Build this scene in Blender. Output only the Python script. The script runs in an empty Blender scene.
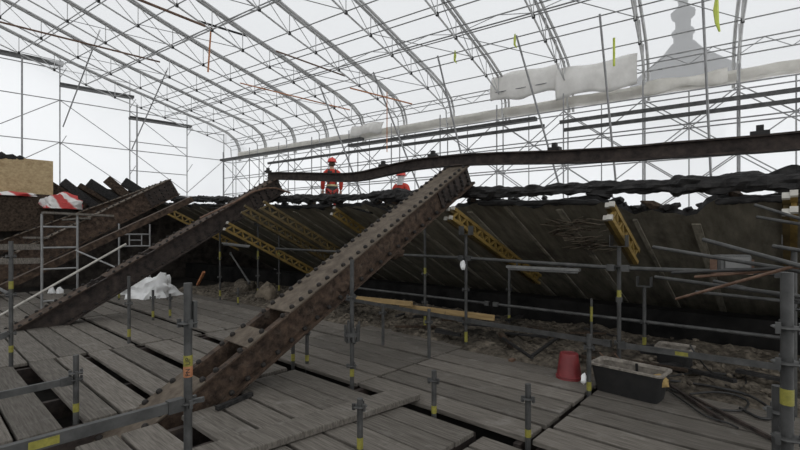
import bpy, bmesh, math, random
from mathutils import Vector, Matrix, noise
RND = random.Random(11)
C = bpy.context.scene.collection
CAMZ = 1.7
WPOS = {}

# ------------------------------------------------------------------ frames
# world x runs towards the far right of the place, y towards the far left, z up from the deck
def W(X, Y, Z):
    return Vector((.6644*X + .7474*Y, -.7474*X + .6644*Y, Z))
def P(px, py, t=None, z=None, x=None, y=None):
    rx = (px-400)/440; rz = (235-py)/440; d = W(rx, 1, 0)
    if z is not None: t = (z-CAMZ)/rz
    if x is not None: t = x/d.x
    if y is not None: t = y/d.y
    return Vector((d.x*t, d.y*t, CAMZ+rz*t))
def T(u, v, z):                       # the tent's own axes: u along its eave, v across, z above eye level
    return W(.555*v - .832*u, .832*v + .555*u, z + CAMZ)
def TG(v, z, du=0):                   # the gable scaffold's plane
    u = 27.9+du; return W(.751*v - .661*u, .661*v + .751*u, z + CAMZ)
def tent_v(p):                        # v coordinate of a world point in the tent's axes
    X = .6644*p.x - .7474*p.y; Y = .7474*p.x + .6644*p.y; return .555*X + .832*Y
ORD = ['first','second','third','fourth','fifth','sixth','seventh','eighth','ninth','tenth','eleventh','twelfth',
       'thirteenth','fourteenth','fifteenth','sixteenth','seventeenth','eighteenth','nineteenth','twentieth']

# ------------------------------------------------------------------ mesh builder
class MB:
    def __init__(s): s.v = []; s.f = []
    def add(s, vs, fs):
        n = len(s.v); s.v += [Vector(a) for a in vs]; s.f += [tuple(i+n for i in f) for f in fs]; return s
    def box(s, c, size, M=None):
        h = Vector(size)/2; vs = []
        for sx in (-1,1):
            for sy in (-1,1):
                for sz in (-1,1):
                    p = Vector((sx*h.x, sy*h.y, sz*h.z))
                    if M is not None: p = M @ p
                    vs.append(Vector(c)+p)
        return s.add(vs, [(0,1,3,2),(4,6,7,5),(0,4,5,1),(2,3,7,6),(0,2,6,4),(1,5,7,3)])
    def bar(s, p0, p1, w, h, up=(0,0,1)):     # w sideways, h along up
        p0 = Vector(p0); p1 = Vector(p1); d = (p1-p0); L = d.length; d.normalize()
        u = Vector(up); sd = d.cross(u)
        if sd.length < 1e-4: u = Vector((1,0,0)); sd = d.cross(u)
        sd.normalize(); u = sd.cross(d)
        M = Matrix((d, sd, u)).transposed()
        return s.box((p0+p1)/2, (L, w, h), M)
    def path(s, pts, r, n=8, caps=True, jit=0.0, seed=0):
        pts = [Vector(p) for p in pts]; rings = []; N = len(pts)
        ref = None
        for i, p in enumerate(pts):
            d = (pts[min(i+1,N-1)]-pts[max(i-1,0)]).normalized()
            if ref is None:
                ref = Vector((0,0,1)) if abs(d.z) < .9 else Vector((1,0,0))
            a = d.cross(ref).normalized(); b = a.cross(d); ref = b
            rr = r[i] if isinstance(r, (list,tuple)) else r
            ring = []
            for k in range(n):
                th = 2*math.pi*k/n
                q = rr
                if jit: q = rr*(1+jit*noise.noise(Vector((p.x*3+seed, p.y*3+k*1.7, p.z*3+seed))*1.3)
                                  + jit*.6*noise.noise(Vector((p.x*9+seed, p.y*9+k*3.1, seed))))
                ring.append(p + a*math.cos(th)*q + b*math.sin(th)*q)
            rings.append(ring)
        vs = [v for ring in rings for v in ring]; fs = []
        for i in range(N-1):
            for k in range(n):
                fs.append((i*n+k, i*n+(k+1)%n, (i+1)*n+(k+1)%n, (i+1)*n+k))
        if caps:
            fs.append(tuple(range(n-1,-1,-1))); fs.append(tuple((N-1)*n+k for k in range(n)))
        return s.add(vs, fs)
    def tube(s, p0, p1, r=.024, n=8): return s.path([p0,p1], r, n)
    def lathe(s, c, prof, n=16, axis=None):
        c = Vector(c); vs = []; fs = []
        for (r, z) in prof:
            for k in range(n):
                th = 2*math.pi*k/n
                p = Vector((r*math.cos(th), r*math.sin(th), z))
                if axis is not None: p = axis @ p
                vs.append(c+p)
        for i in range(len(prof)-1):
            for k in range(n):
                fs.append((i*n+k, i*n+(k+1)%n, (i+1)*n+(k+1)%n, (i+1)*n+k))
        fs.append(tuple(range(n-1,-1,-1))); fs.append(tuple((len(prof)-1)*n+k for k in range(n)))
        return s.add(vs, fs)
    def blob(s, c, size, seed=0, amp=.3, sub=2, flat=None):
        bm = bmesh.new(); bmesh.ops.create_icosphere(bm, subdivisions=sub, radius=1)
        c = Vector(c); vs = []
        for v in bm.verts:
            k = 1 + amp*noise.noise(v.co*1.6+Vector((seed*3.7,seed,0))) + amp*.5*noise.noise(v.co*4+Vector((seed,seed*2.1,5)))
            p = Vector((v.co.x*size[0]*k, v.co.y*size[1]*k, v.co.z*size[2]*k))
            if flat is not None and p.z < flat: p.z = flat
            vs.append(c+p)
        fs = [tuple(v.index for v in f.verts) for f in bm.faces]; bm.free()
        return s.add(vs, fs)
    def sweep(s, prof, pts, up=(0,0,1)):
        pts = [Vector(p) for p in pts]; N = len(pts); n = len(prof); vs = []; fs = []
        for i, p in enumerate(pts):
            d = (pts[min(i+1,N-1)]-pts[max(i-1,0)]).normalized()
            sd = d.cross(Vector(up)).normalized(); u = sd.cross(d)
            for (a, b) in prof: vs.append(p + sd*a + u*b)
        for i in range(N-1):
            for k in range(n):
                fs.append((i*n+k, i*n+(k+1)%n, (i+1)*n+(k+1)%n, (i+1)*n+k))
        fs.append(tuple(range(n-1,-1,-1))); fs.append(tuple((N-1)*n+k for k in range(n)))
        return s.add(vs, fs)
    def build(s, name, mat, parent=None, smooth=False, bevel=0, origin=None):
        lo = Vector([min(v[i] for v in s.v) for i in range(3)]); hi = Vector([max(v[i] for v in s.v) for i in range(3)])
        o0 = Vector(origin) if origin is not None else (Vector(((lo.x+hi.x)/2, (lo.y+hi.y)/2, lo.z)) if parent is None else (lo+hi)/2)
        me = bpy.data.meshes.new(name)
        me.from_pydata([v-o0 for v in s.v], [], s.f)
        bm = bmesh.new(); bm.from_mesh(me); bmesh.ops.recalc_face_normals(bm, faces=bm.faces)
        if bevel: bmesh.ops.bevel(bm, geom=list(bm.edges), offset=bevel, segments=1, affect='EDGES')
        bm.to_mesh(me); bm.free()
        if smooth:
            me.shade_smooth()
            try: me.set_sharp_from_angle(angle=math.radians(50))
            except Exception: pass
        me.materials.append(mat)
        o = bpy.data.objects.new(name, me); C.objects.link(o)
        put(o, o0, parent); return o

def put(o, w, parent=None):
    WPOS[o.name] = Vector(w)
    if parent is not None:
        o.parent = parent; o.location = Vector(w) - WPOS[parent.name]
    else: o.location = w
def tag(o, label, cat, group=None, kind=None):
    o['label'] = label; o['category'] = cat
    if group: o['group'] = group
    if kind: o['kind'] = kind
    return o
def thing(name, loc, label, cat, group=None):
    o = bpy.data.objects.new(name, None); C.objects.link(o); o.empty_display_size = .1
    put(o, loc); return tag(o, label, cat, group)
def struct(o): o['kind'] = 'structure'; return o
def inst(src, name, w, parent):       # another part that shares a mesh
    o = bpy.data.objects.new(name, src.data); C.objects.link(o)
    o.rotation_euler = src.rotation_euler; put(o, w, parent); return o

# ------------------------------------------------------------------ materials
def mat(name, c1, c2, rough=.7, metal=0, scale=6, stretch=(1,1,1), lo=.35, hi=.65, bump=.2, fine=0, vary=0,
        c3=None, s3=2, l3=.55, h3=.7, spec=.5):
    m = bpy.data.materials.new(name); m.use_nodes = True; nt = m.node_tree; N = nt.nodes; L = nt.links
    b = N['Principled BSDF']; b.inputs['Roughness'].default_value = rough; b.inputs['Metallic'].default_value = metal
    b.inputs['Specular IOR Level'].default_value = spec
    tc = N.new('ShaderNodeTexCoord'); mp = N.new('ShaderNodeMapping'); L.new(tc.outputs['Object'], mp.inputs[0])
    mp.inputs['Scale'].default_value = stretch
    oi = N.new('ShaderNodeObjectInfo'); ml = N.new('ShaderNodeVectorMath'); ml.operation = 'SCALE'
    cx = N.new('ShaderNodeCombineXYZ'); L.new(oi.outputs['Random'], cx.inputs[0]); L.new(oi.outputs['Random'], cx.inputs[1])
    L.new(cx.outputs[0], ml.inputs[0]); ml.inputs[3].default_value = 37
    ad = N.new('ShaderNodeVectorMath'); L.new(mp.outputs[0], ad.inputs[0]); L.new(ml.outputs[0], ad.inputs[1])
    n1 = N.new('ShaderNodeTexNoise'); n1.inputs['Scale'].default_value = scale; n1.inputs['Detail'].default_value = 6
    n1.inputs['Roughness'].default_value = .65
    L.new(ad.outputs[0], n1.inputs[0])
    r = N.new('ShaderNodeValToRGB'); L.new(n1.outputs[0], r.inputs[0])
    r.color_ramp.elements[0].position = lo; r.color_ramp.elements[0].color = (*c1,1)
    r.color_ramp.elements[1].position = hi; r.color_ramp.elements[1].color = (*c2,1)
    col = r.outputs[0]
    if c3 is not None:
        n3 = N.new('ShaderNodeTexNoise'); n3.inputs['Scale'].default_value = s3; n3.inputs['Detail'].default_value = 8
        n3.inputs['Roughness'].default_value = .7
        a3 = N.new('ShaderNodeVectorMath'); L.new(tc.outputs['Object'], a3.inputs[0]); L.new(ml.outputs[0], a3.inputs[1])
        L.new(a3.outputs[0], n3.inputs[0])
        mr = N.new('ShaderNodeMapRange'); L.new(n3.outputs[0], mr.inputs[0]); mr.inputs[1].default_value = l3; mr.inputs[2].default_value = h3
        mx = N.new('ShaderNodeMix'); mx.data_type = 'RGBA'; L.new(mr.outputs[0], mx.inputs['Factor'])
        L.new(col, mx.inputs['A']); mx.inputs['B'].default_value = (*c3,1); col = mx.outputs['Result']
    if vary:
        hs = N.new('ShaderNodeHueSaturation'); mr = N.new('ShaderNodeMapRange')
        L.new(oi.outputs['Random'], mr.inputs[0]); mr.inputs[3].default_value = 1-vary; mr.inputs[4].default_value = 1+vary
        L.new(mr.outputs[0], hs.inputs['Value']); L.new(col, hs.inputs['Color']); col = hs.outputs[0]
    L.new(col, b.inputs['Base Color'])
    if bump:
        bp = N.new('ShaderNodeBump'); bp.inputs['Strength'].default_value = bump; bp.inputs['Distance'].default_value = .01
        L.new(n1.outputs[0], bp.inputs['Height']); L.new(bp.outputs[0], b.inputs['Normal'])
    return m
def sheet_mat(name, col, transp):
    m = bpy.data.materials.new(name); m.use_nodes = True; nt = m.node_tree; N = nt.nodes; L = nt.links
    N.remove(N['Principled BSDF']); out = N['Material Output']
    tr = N.new('ShaderNodeBsdfTransparent'); tl = N.new('ShaderNodeBsdfTranslucent'); df = N.new('ShaderNodeBsdfDiffuse')
    tc = N.new('ShaderNodeTexCoord'); n1 = N.new('ShaderNodeTexNoise'); n1.inputs['Scale'].default_value = .35; n1.inputs['Detail'].default_value = 5
    L.new(tc.outputs['Object'], n1.inputs[0]); r = N.new('ShaderNodeValToRGB'); L.new(n1.outputs[0], r.inputs[0])
    r.color_ramp.elements[0].color = (*[c*.93 for c in col],1); r.color_ramp.elements[1].color = (*col,1)
    L.new(r.outputs[0], tl.inputs[0]); L.new(r.outputs[0], df.inputs[0]); tr.inputs[0].default_value = (*[c*.98 for c in col],1)
    a = N.new('ShaderNodeMixShader'); a.inputs[0].default_value = .12; L.new(tl.outputs[0], a.inputs[1]); L.new(df.outputs[0], a.inputs[2])
    b = N.new('ShaderNodeMixShader'); b.inputs[0].default_value = transp; L.new(a.outputs[0], b.inputs[1]); L.new(tr.outputs[0], b.inputs[2])
    L.new(b.outputs[0], out.inputs[0]); return m
M = {}
M['board'] = mat('weathered_board', (.066,.058,.048), (.19,.172,.15), .85, scale=6, stretch=(10,.5,4), lo=.3, hi=.7, bump=.6, vary=.24, c3=(.25,.235,.215), s3=3.2, l3=.56, h3=.86, spec=.25)
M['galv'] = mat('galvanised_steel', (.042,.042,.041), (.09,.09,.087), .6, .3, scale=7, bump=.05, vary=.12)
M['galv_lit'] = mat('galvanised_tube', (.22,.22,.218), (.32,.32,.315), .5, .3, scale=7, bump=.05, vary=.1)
M['alu'] = mat('aluminium_truss', (.44,.44,.435), (.56,.56,.55), .5, .3, scale=6, bump=.02)
M['node'] = mat('black_clamp', (.012,.012,.012), (.03,.03,.03), .6, .3, scale=10)
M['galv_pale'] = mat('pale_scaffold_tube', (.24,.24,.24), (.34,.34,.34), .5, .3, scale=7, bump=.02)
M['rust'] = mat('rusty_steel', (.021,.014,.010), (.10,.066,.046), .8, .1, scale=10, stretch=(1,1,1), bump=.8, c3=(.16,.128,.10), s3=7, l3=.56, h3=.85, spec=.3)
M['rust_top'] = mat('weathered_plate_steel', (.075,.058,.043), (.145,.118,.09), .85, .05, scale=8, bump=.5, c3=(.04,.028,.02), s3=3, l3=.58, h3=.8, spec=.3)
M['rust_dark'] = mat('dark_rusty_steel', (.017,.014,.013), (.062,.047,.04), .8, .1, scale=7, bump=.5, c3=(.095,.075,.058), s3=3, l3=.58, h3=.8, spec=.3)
M['rivet'] = mat('dark_rivet', (.008,.007,.006), (.028,.022,.018), .75, .1, scale=20)
M['char'] = mat('charred_timber', (.005,.005,.005), (.032,.030,.029), .7, 0, scale=9, stretch=(2,.7,2), bump=1.0, vary=.2, spec=.35)
M['charbrown'] = mat('scorched_timber', (.018,.013,.010), (.085,.06,.042), .85, 0, scale=7, stretch=(2,2,2), bump=.8, vary=.3, spec=.2)
M['lining'] = mat('sooty_lining_board', (.14,.126,.096), (.26,.236,.185), .9, 0, scale=2.2, stretch=(.5,3,1), bump=.3, c3=(.05,.045,.038), s3=.7, l3=.5, h3=.75, spec=.15)
M['batten'] = mat('pale_batten', (.22,.2,.155), (.40,.365,.29), .9, 0, scale=6, stretch=(.5,4,1), bump=.3, c3=(.05,.045,.04), s3=1.5, l3=.5, h3=.75, spec=.15)
M['yellow'] = mat('yellow_formwork_timber', (.155,.10,.024), (.27,.18,.045), .6, 0, scale=5, stretch=(.6,4,4), bump=.2, c3=(.09,.06,.02), s3=3, l3=.52, h3=.75)
M['yellow_sooty'] = mat('sooty_yellow_timber', (.05,.035,.012), (.13,.088,.026), .7, 0, scale=5, stretch=(.6,4,4), bump=.2)  # darker copy of the yellow timber, shade put into its colour
M['cap'] = mat('white_end_cap', (.38,.36,.32), (.52,.5,.45), .5, 0, bump=0)
M['sticker'] = mat('yellow_sticker', (.19,.175,.03), (.30,.275,.05), .5, 0, scale=30, bump=0)
M['orange'] = mat('orange_sticker', (.33,.13,.06), (.42,.19,.09), .5, 0, scale=30, bump=0)
M['ink'] = mat('black_ink', (.01,.01,.01), (.02,.02,.02), .6, bump=0)
M['timber'] = mat('yellow_timber_plank', (.27,.18,.075), (.42,.29,.13), .75, 0, scale=5, stretch=(5,.5,5), bump=.3, c3=(.1,.07,.04), s3=4)
M['ply'] = mat('plywood', (.36,.26,.135), (.52,.40,.23), .7, 0, scale=3, stretch=(3,.6,4), bump=.1, c3=(.28,.19,.09), s3=2.5)
M['masonry'] = mat('sooty_masonry', (.022,.019,.017), (.075,.064,.055), .95, 0, scale=3, bump=.8, c3=(.012,.011,.01), s3=1, spec=.1)
M['floor'] = mat('sooty_slab', (.012,.011,.010), (.035,.032,.029), .95, 0, scale=2, bump=.5, spec=.1)
M['soot'] = mat('soot_black_wall', (.006,.006,.006), (.02,.019,.018), .95, 0, scale=2, bump=.5, spec=.1)  # near-black colour standing in for the shade under the slope
M['rubble'] = mat('rubble', (.052,.044,.035), (.21,.18,.142), .95, 0, scale=12, bump=1.0, c3=(.02,.018,.015), s3=1.2, l3=.45, h3=.65, spec=.1)
M['stone'] = mat('brown_stone', (.09,.072,.052), (.23,.19,.14), .9, 0, scale=5, bump=.8)
M['red'] = mat('red_plastic', (.12,.012,.014), (.20,.022,.024), .5, 0, scale=6, bump=.05, c3=(.07,.02,.018), s3=5)
M['tub'] = mat('black_rubber', (.006,.006,.006), (.015,.014,.013), .85, 0, scale=8, bump=.1)
M['mortar'] = mat('dried_mortar', (.12,.105,.088), (.30,.27,.23), .95, 0, scale=10, bump=.8, c3=(.04,.036,.032), s3=6)
M['sand'] = mat('yellow_crumbs', (.3,.2,.07), (.42,.3,.12), .95, 0, scale=15, bump=.8)
M['tarp'] = mat('white_tarpaulin', (.78,.78,.77), (.9,.9,.89), .55, 0, scale=4, bump=.15)
M['drape'] = mat('grey_dust_sheet', (.66,.64,.605), (.78,.76,.725), .8, 0, scale=2, bump=.1)
M['valance'] = mat('beige_gutter_sheet', (.56,.535,.485), (.72,.695,.64), .8, 0, scale=1.5, bump=.1)
M['hose'] = mat('black_hose', (.01,.01,.01), (.03,.029,.028), .5, 0, scale=10, bump=.05)
M['copper'] = mat('rust_brown_rod', (.10,.055,.035), (.21,.13,.09), .6, .3, scale=10, bump=.2)
M['strap'] = mat('orange_strap', (.42,.16,.07), (.55,.24,.11), .7, 0, scale=10, bump=0)
M['hivis'] = mat('yellow_green_strap', (.42,.50,.06), (.55,.62,.12), .7, 0, bump=0)
M['lampbody'] = mat('pale_lamp_housing', (.13,.13,.125), (.20,.20,.19), .5, 0, scale=8, bump=0, c3=(.25,.24,.22), s3=6)
M['glass'] = mat('clouded_lamp_glass', (.09,.09,.088), (.14,.14,.135), .6, 0, scale=5, bump=0)
M['jacket'] = mat('orange_red_workwear', (.46,.04,.028), (.62,.065,.04), .8, 0, scale=10, bump=.1)
M['trouser'] = mat('red_work_trousers', (.34,.04,.035), (.45,.06,.05), .85, 0, scale=10, bump=.1)
M['dark'] = mat('dark_harness', (.02,.022,.02), (.05,.055,.05), .8, 0, scale=10, bump=.1)
M['helmet'] = mat('red_helmet', (.62,.06,.05), (.70,.08,.065), .3, 0, bump=0)
M['skin'] = mat('skin', (.45,.27,.19), (.52,.33,.24), .6, 0, bump=0)
M['hair'] = mat('grey_hair', (.42,.42,.42), (.6,.6,.6), .8, 0, scale=30, bump=.2)
M['brownhair'] = mat('brown_hair', (.04,.025,.016), (.08,.05,.03), .8, 0, scale=30, bump=.2)
M['silver'] = mat('reflective_band', (.5,.42,.2), (.62,.55,.3), .4, .2, bump=0)
M['spire'] = mat('grey_spire_stone', (.07,.07,.07), (.12,.12,.12), .9, 0, scale=2, bump=.2)
M['redfilm'] = mat('red_film', (.5,.05,.05), (.62,.1,.09), .6, 0, bump=0)
M['stripes'] = mat('red_white_striped_film', (.5,.05,.045), (.72,.70,.68), .6, 0, bump=0)
_n = M['stripes'].node_tree; _w = _n.nodes.new('ShaderNodeTexWave'); _w.inputs['Scale'].default_value = .75; _w.bands_direction = 'DIAGONAL'; _w.inputs['Distortion'].default_value = 6; _w.inputs['Detail Scale'].default_value = .6
_t = _n.nodes.new('ShaderNodeTexCoord'); _n.links.new(_t.outputs['Object'], _w.inputs[0])
_r = [q for q in _n.nodes if q.type == 'VALTORGB'][0]; _n.links.new(_w.outputs['Fac'], _r.inputs[0])
M['roofsheet'] = sheet_mat('translucent_roof_sheeting', (.80,.805,.81), .6)
M['wallsheet'] = sheet_mat('translucent_wall_sheeting', (.97,.975,.98), .06)

# ------------------------------------------------------------------ setting: slab, walls, tent sheeting
b = MB(); cs = [(-4.2,-18.1),(29,-18.1),(29,18.2),(-4.2,18.2)]
b.add([T(u,v,-2.15) for u,v in cs]+[T(u,v,-1.95) for u,v in cs], [(0,1,2,3),(4,5,6,7),(0,1,5,4),(1,2,6,5),(2,3,7,6),(3,0,4,7)]); struct(b.build('floor', M['floor']))
struct(MB().box((8.9,7.5,.08), (.5,27,.66)).build('wall_back', M['soot']))  # added low wall, its blackness paints the deep shade beyond the rubble
b = MB(); pl_ = [(-3,-1.95),(13.4,-1.95),(13.4,.45),(7.6,3.0),(6.7,3.6),(3.2,3.62),(-3,3.25)]
b.add([(x,21.15,z) for x,z in pl_]+[(x,21.75,z) for x,z in pl_], [tuple(range(7)), tuple(range(13,6,-1))]+[(i,(i+1)%7,(i+1)%7+7,i+7) for i in range(7)]); b.build('wall_left', M['masonry'])
struct(bpy.data.objects['wall_left'])

PROF = [(18.05,4.8),(18.0,5.6),(17.75,6.1),(17.1,6.48),(15.9,6.78),(14.5,7.03),(12.4,7.45),(10.5,7.8),(8.9,8.15),(6.1,8.9),(3,9.65),(0,10.2)]
PROF += [(-v, z) for v, z in PROF[-2::-1]]
def prof_z(v):
    for (a, b) in zip(PROF, PROF[1:]):
        if b[0] <= v <= a[0] and a[0] > b[0]:
            k = (a[0]-v)/(a[0]-b[0]); return a[1]+(b[1]-a[1])*k
    return 5
U0, U1 = -4.0, 28.2
RIBS = [-1.16+2.57*n for n in range(11)]
# roof sheeting bulges a little between the ribs
b = MB(); us = [U0+.642*i for i in range(int((U1-U0)/.642)+2)]
us = [min(u, U1) for u in us]
vs = []; prof2 = []
for (a, c) in zip(PROF, PROF[1:]):
    for k in range(2): prof2.append((a[0]+(c[0]-a[0])*k/2, a[1]+(c[1]-a[1])*k/2))
prof2.append(PROF[-1])
n = len(prof2); fs = []
for i, u in enumerate(us):
    ph = ((u+1.16)/2.57) % 1; bulge = .10*math.sin(math.pi*ph)
    for (v, z) in prof2: vs.append(T(u, v*(1+.004*math.sin(math.pi*ph)), z+.10+bulge))
for i in range(len(us)-1):
    for k in range(n-1): fs.append((i*n+k, (i+1)*n+k, (i+1)*n+k+1, i*n+k+1))
b.add(vs, fs); struct(b.build('roof_sheeting', M['roofsheet'], smooth=True))
b = MB(); vs = []; fs = []; zs = [-2.0, .2, 2.4, 5.05]      # side wall sheet
for i, u in enumerate(us):
    for z in zs: vs.append(T(u, 18.2+.05*math.sin(u*2.4+z), z))
for i in range(len(us)-1):
    for k in range(3): fs.append((i*4+k, (i+1)*4+k, (i+1)*4+k+1, i*4+k+1))
b.add(vs, fs); struct(b.build('wall_right', M['wallsheet'], smooth=True))
b = MB(); vs = []; fs = []                                     # gable sheet
gv = [11.6-1.0*i for i in range(44)]
for v in gv:
    p = TG(v, 0, .5); vs += [TG(v,-2.0,.5), TG(v, max(prof_z(max(-18,min(18,tent_v(p)))),4.9)+.1, .5)]
for i in range(len(gv)-1): fs.append((i*2, i*2+2, i*2+3, i*2+1))
b.add(vs, fs); struct(b.build('wall_far', M['wallsheet']))
b = MB(); b.add([T(U0,-18.2,-2),T(U1,-18.2,-2),T(U1,-18.2,4.9),T(U0,-18.2,4.9)], [(0,1,2,3)]); struct(b.build('wall_near', M['wallsheet']))

# ------------------------------------------------------------------ spire outside the sheeting
sp = P(683, 60, t=27); sp.z = -.25
spz = lambda py: CAMZ + (235-py)/440*27
t_ = thing('church_spire', sp, 'grey stepped stone spire seen as a shadow through the white roof sheeting', 'spire')
k = 27/440
MB().lathe((sp.x,sp.y,0), [(2.1,-.25),(2.1,spz(100)),(3.2,spz(90)),(2.75,spz(77)),(2.1,spz(68)),(1.55,spz(60)),(1.0,spz(52)),(.64,spz(44))], 16).build('spire_base', M['spire'], t_)  # foot flared to the outline of a drape's shadow on the sheeting
MB().lathe((sp.x,sp.y,0), [(.66,spz(46)),(.5,spz(42)),(.52,spz(36)),(.62,spz(34)),(.6,spz(31)),(.40,spz(28)),(.42,spz(20)),(.62,spz(17)),(.66,spz(12)),(.42,spz(9))], 10).build('lantern', M['spire'], t_)
MB().lathe((sp.x,sp.y,0), [(.42,spz(9)),(.24,spz(5)),(.28,spz(0)),(.15,spz(-4)),(.05,spz(-12))], 10).build('finial', M['spire'], t_)

# ------------------------------------------------------------------ tent ribs
def dens(p, step):
    out = []; 
    for a, c in zip(p, p[1:]):
        L = math.dist(a, c); n = max(1, round(L/step))
        out += [(a[0]+(c[0]-a[0])*i/n, a[1]+(c[1]-a[1])*i/n) for i in range(n)]
    return out+[p[-1]]
OUT = [p for p in PROF if p[0] > -13]
NODES = []                            # inner chord nodes
v = 17.0
while v > -9: NODES.append((v, prof_z(v)-(.78 if v > 1.5 or v < -1.5 else .9))); v -= 1.28
ribs = []
for n, u in enumerate(RIBS):
    lab = 'aluminium roof truss rib ' + (['at the right end, nearest the camera','second from the right end','third from the right end','fourth from the right end','fifth from the right end','in the middle, sixth from the right','fifth from the far gable','fourth from the far gable','third from the far gable','next to the last one','set against the far gable sheeting'][n])
    r = thing('roof_truss', T(u,17.9,4.8), lab, 'roof truss', 'roof truss ribs of the shelter')
    b = MB()
    for s in (-.075,.075): b.path([T(u+s, v-.02, z) for v, z in OUT], .05, 6)
    b.build('outer_chord', M['alu'], r, smooth=True)
    inn = [(17.4,4.85),(17.35,5.5)]+NODES
    MB().path([T(u, v, z) for v, z in inn], .03, 6).build('inner_chord', M['alu'], r, smooth=True)
    for i, (v, z) in enumerate(NODES):
        MB().tube(T(u,v,z), T(u,v,prof_z(v)-.03), .016, 5).build('post', M['alu'], r)
        if i+1 < len(NODES):
            v2 = NODES[i+1][0]; MB().tube(T(u,v,z), T(u,v2,prof_z(v2)-.03), .015, 5).build('diagonal', M['alu'], r)
        if i > 0 and v > -3:
            nb = MB(); nb.box(T(u,v,z+.02), (.08,.08,.11)); nb.build('clamp', M['node'], r)
    for zz in (5.0,5.6):
        MB().tube(T(u,17.38,zz-.2), T(u,17.98,zz), .015, 5).build('eave_strut', M['alu'], r)
    ribs.append(r)
# purlins along the tent
for i, (v, z) in enumerate(NODES):
    if v < -3: break
    o = MB().tube(T(-3.6,v,z+.05), T(24.5,v,z+.05), .019, 6).build('purlin_tube', M['galv_lit'], smooth=True)
    tag(o, f'long thin roof purlin tube on the lower truss nodes, {ORD[i]} row up from the gutter', 'purlin', 'lower roof purlins')
for i, v in enumerate([15.0, 12.45, 9.9, 7.35, 4.8, 2.2]):
    o = MB().tube(T(-3.6,v,prof_z(v)-.05), T(24.5,v,prof_z(v)-.05), .02, 6).build('purlin_tube', M['galv_lit'], smooth=True)
    tag(o, f'roof purlin tube close under the white sheeting, {ORD[i]} row up from the gutter', 'purlin', 'upper roof purlins')
# lattice purlins (zigzag) between the ribs
def lattice(v, z, dep, u0, u1, step, label, tilt=0):
    t_ = thing('lattice_purlin', T((u0+u1)/2, v, z), label, 'lattice beam', 'lattice purlins of the shelter')
    MB().tube(T(u0,v,z), T(u1,v,z), .022, 6).build('bottom_chord', M['galv_lit'], t_)
    MB().tube(T(u0,v+tilt,z+dep), T(u1,v+tilt,z+dep), .022, 6).build('top_chord', M['galv_lit'], t_)
    nn = int((u1-u0)/step)
    for k in range(nn):
        a = u0+k*step; up = k % 2 == 0
        MB().tube(T(a, v+(0 if up else tilt), z+(0 if up else dep)), T(a+step, v+(tilt if up else 0), z+(dep if up else 0)), .013, 5).build('zigzag_bar', M['galv_lit'], t_)
lattice(17.3, 5.62, .42, -3.73, 24.5, .643, 'zigzag lattice beam running along the eave just above the gutter sheet')
lattice(13.1, 6.62, .5, -3.73, 24.5, 1.285, 'zigzag lattice beam under the roof, nearer the eave than the other high one', .5)
lattice(9.3, 7.3, .5, -3.73, 24.5, 1.285, 'zigzag lattice beam under the roof, farther up from the eave', .5)
# roof plane wind braces
for k in range(10):
    u = RIBS[k]
    for j, (va, vb) in enumerate([(15.72,13.16),(10.6,8.04)] if k % 2 == 0 else [(14.44,11.88),(9.32,6.76)]):
        o = MB().tube(T(u,va,prof_z(va)-.7), T(u+2.57,vb,prof_z(vb)-.7), .014, 5).build('wind_brace', M['galv_lit'])
        tag(o, f'thin diagonal roof brace left of the {ORD[k]} rib from right, {"lower" if j==0 else "upper"} one', 'brace', 'roof wind braces')
# gutter sheet
b = MB(); vs = []; fs = []
uu = [-3.8+.54*i for i in range(53)]
for i, u in enumerate(uu):
    w = .02*math.sin(u*2.1)+.015*math.sin(u*5.3)
    vs += [T(u,17.95+w,5.36), T(u,17.7+w,5.3+w), T(u,17.64+w*1.5,5.15), T(u,17.7-w,4.98+w), T(u,17.87,4.92+w)]
for i in range(len(uu)-1):
    for k in range(4): fs.append((i*5+k,(i+1)*5+k,(i+1)*5+k+1,i*5+k+1))
b.add(vs, fs); o = b.build('gutter_sheet', M['valance'], smooth=True)
o.modifiers.new('thick','SOLIDIFY').thickness = .01
tag(o, 'long beige gutter sheet wrapped along the eave above the side scaffold', 'sheet')
def drape(u0, u1, zt, zb, v, label, m=M['drape'], seed=0):
    b = MB(); vs = []; fs = []; nu = 26; nz = 8
    for i in range(nu+1):
        u = u0+(u1-u0)*i/nu
        for j in range(nz+1):
            k = j/nz; top = zt+.05*math.sin(seed+i*.3); bot = zb+.07*math.sin(seed*2+i*.35)
            fold = (.02+.06*k)*math.sin(i*.8+seed+.4*math.sin(j*.6))+.04*noise.noise(Vector((i*.25,j*.3,seed)))
            vs.append(T(u, v-.16*math.sin(k*2.4)+fold*.6, top+(bot-top)*k))
    for i in range(nu):
        for j in range(nz): fs.append((i*(nz+1)+j,(i+1)*(nz+1)+j,(i+1)*(nz+1)+j+1,i*(nz+1)+j+1))
    b.add(vs, fs); o = b.build('dust_sheet', m, smooth=True); o.modifiers.new('thick','SOLIDIFY').thickness = .012
    tag(o, label, 'dust sheet', 'dust sheets at the eave')
drape(1.6, 4.3, 6.2, 5.1, 17.05, 'large grey dust sheet with folds hung at the eave left of the spire shadow', seed=1)
drape(4.2, 6.9, 6.5, 5.42, 17.15, 'pale grey dust sheet hung at the eave, left neighbour of the largest one', seed=3)
drape(12.4, 14.4, 5.5, 4.95, 17.2, 'small dark grey sheet piece over the gutter above the standing worker', M['drape'], seed=5)
drape(-.9, 1.5, 5.3, 4.85, 17.45, 'beige dust sheet hung at the eave right below the spire shadow', M['valance'], seed=8)

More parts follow.
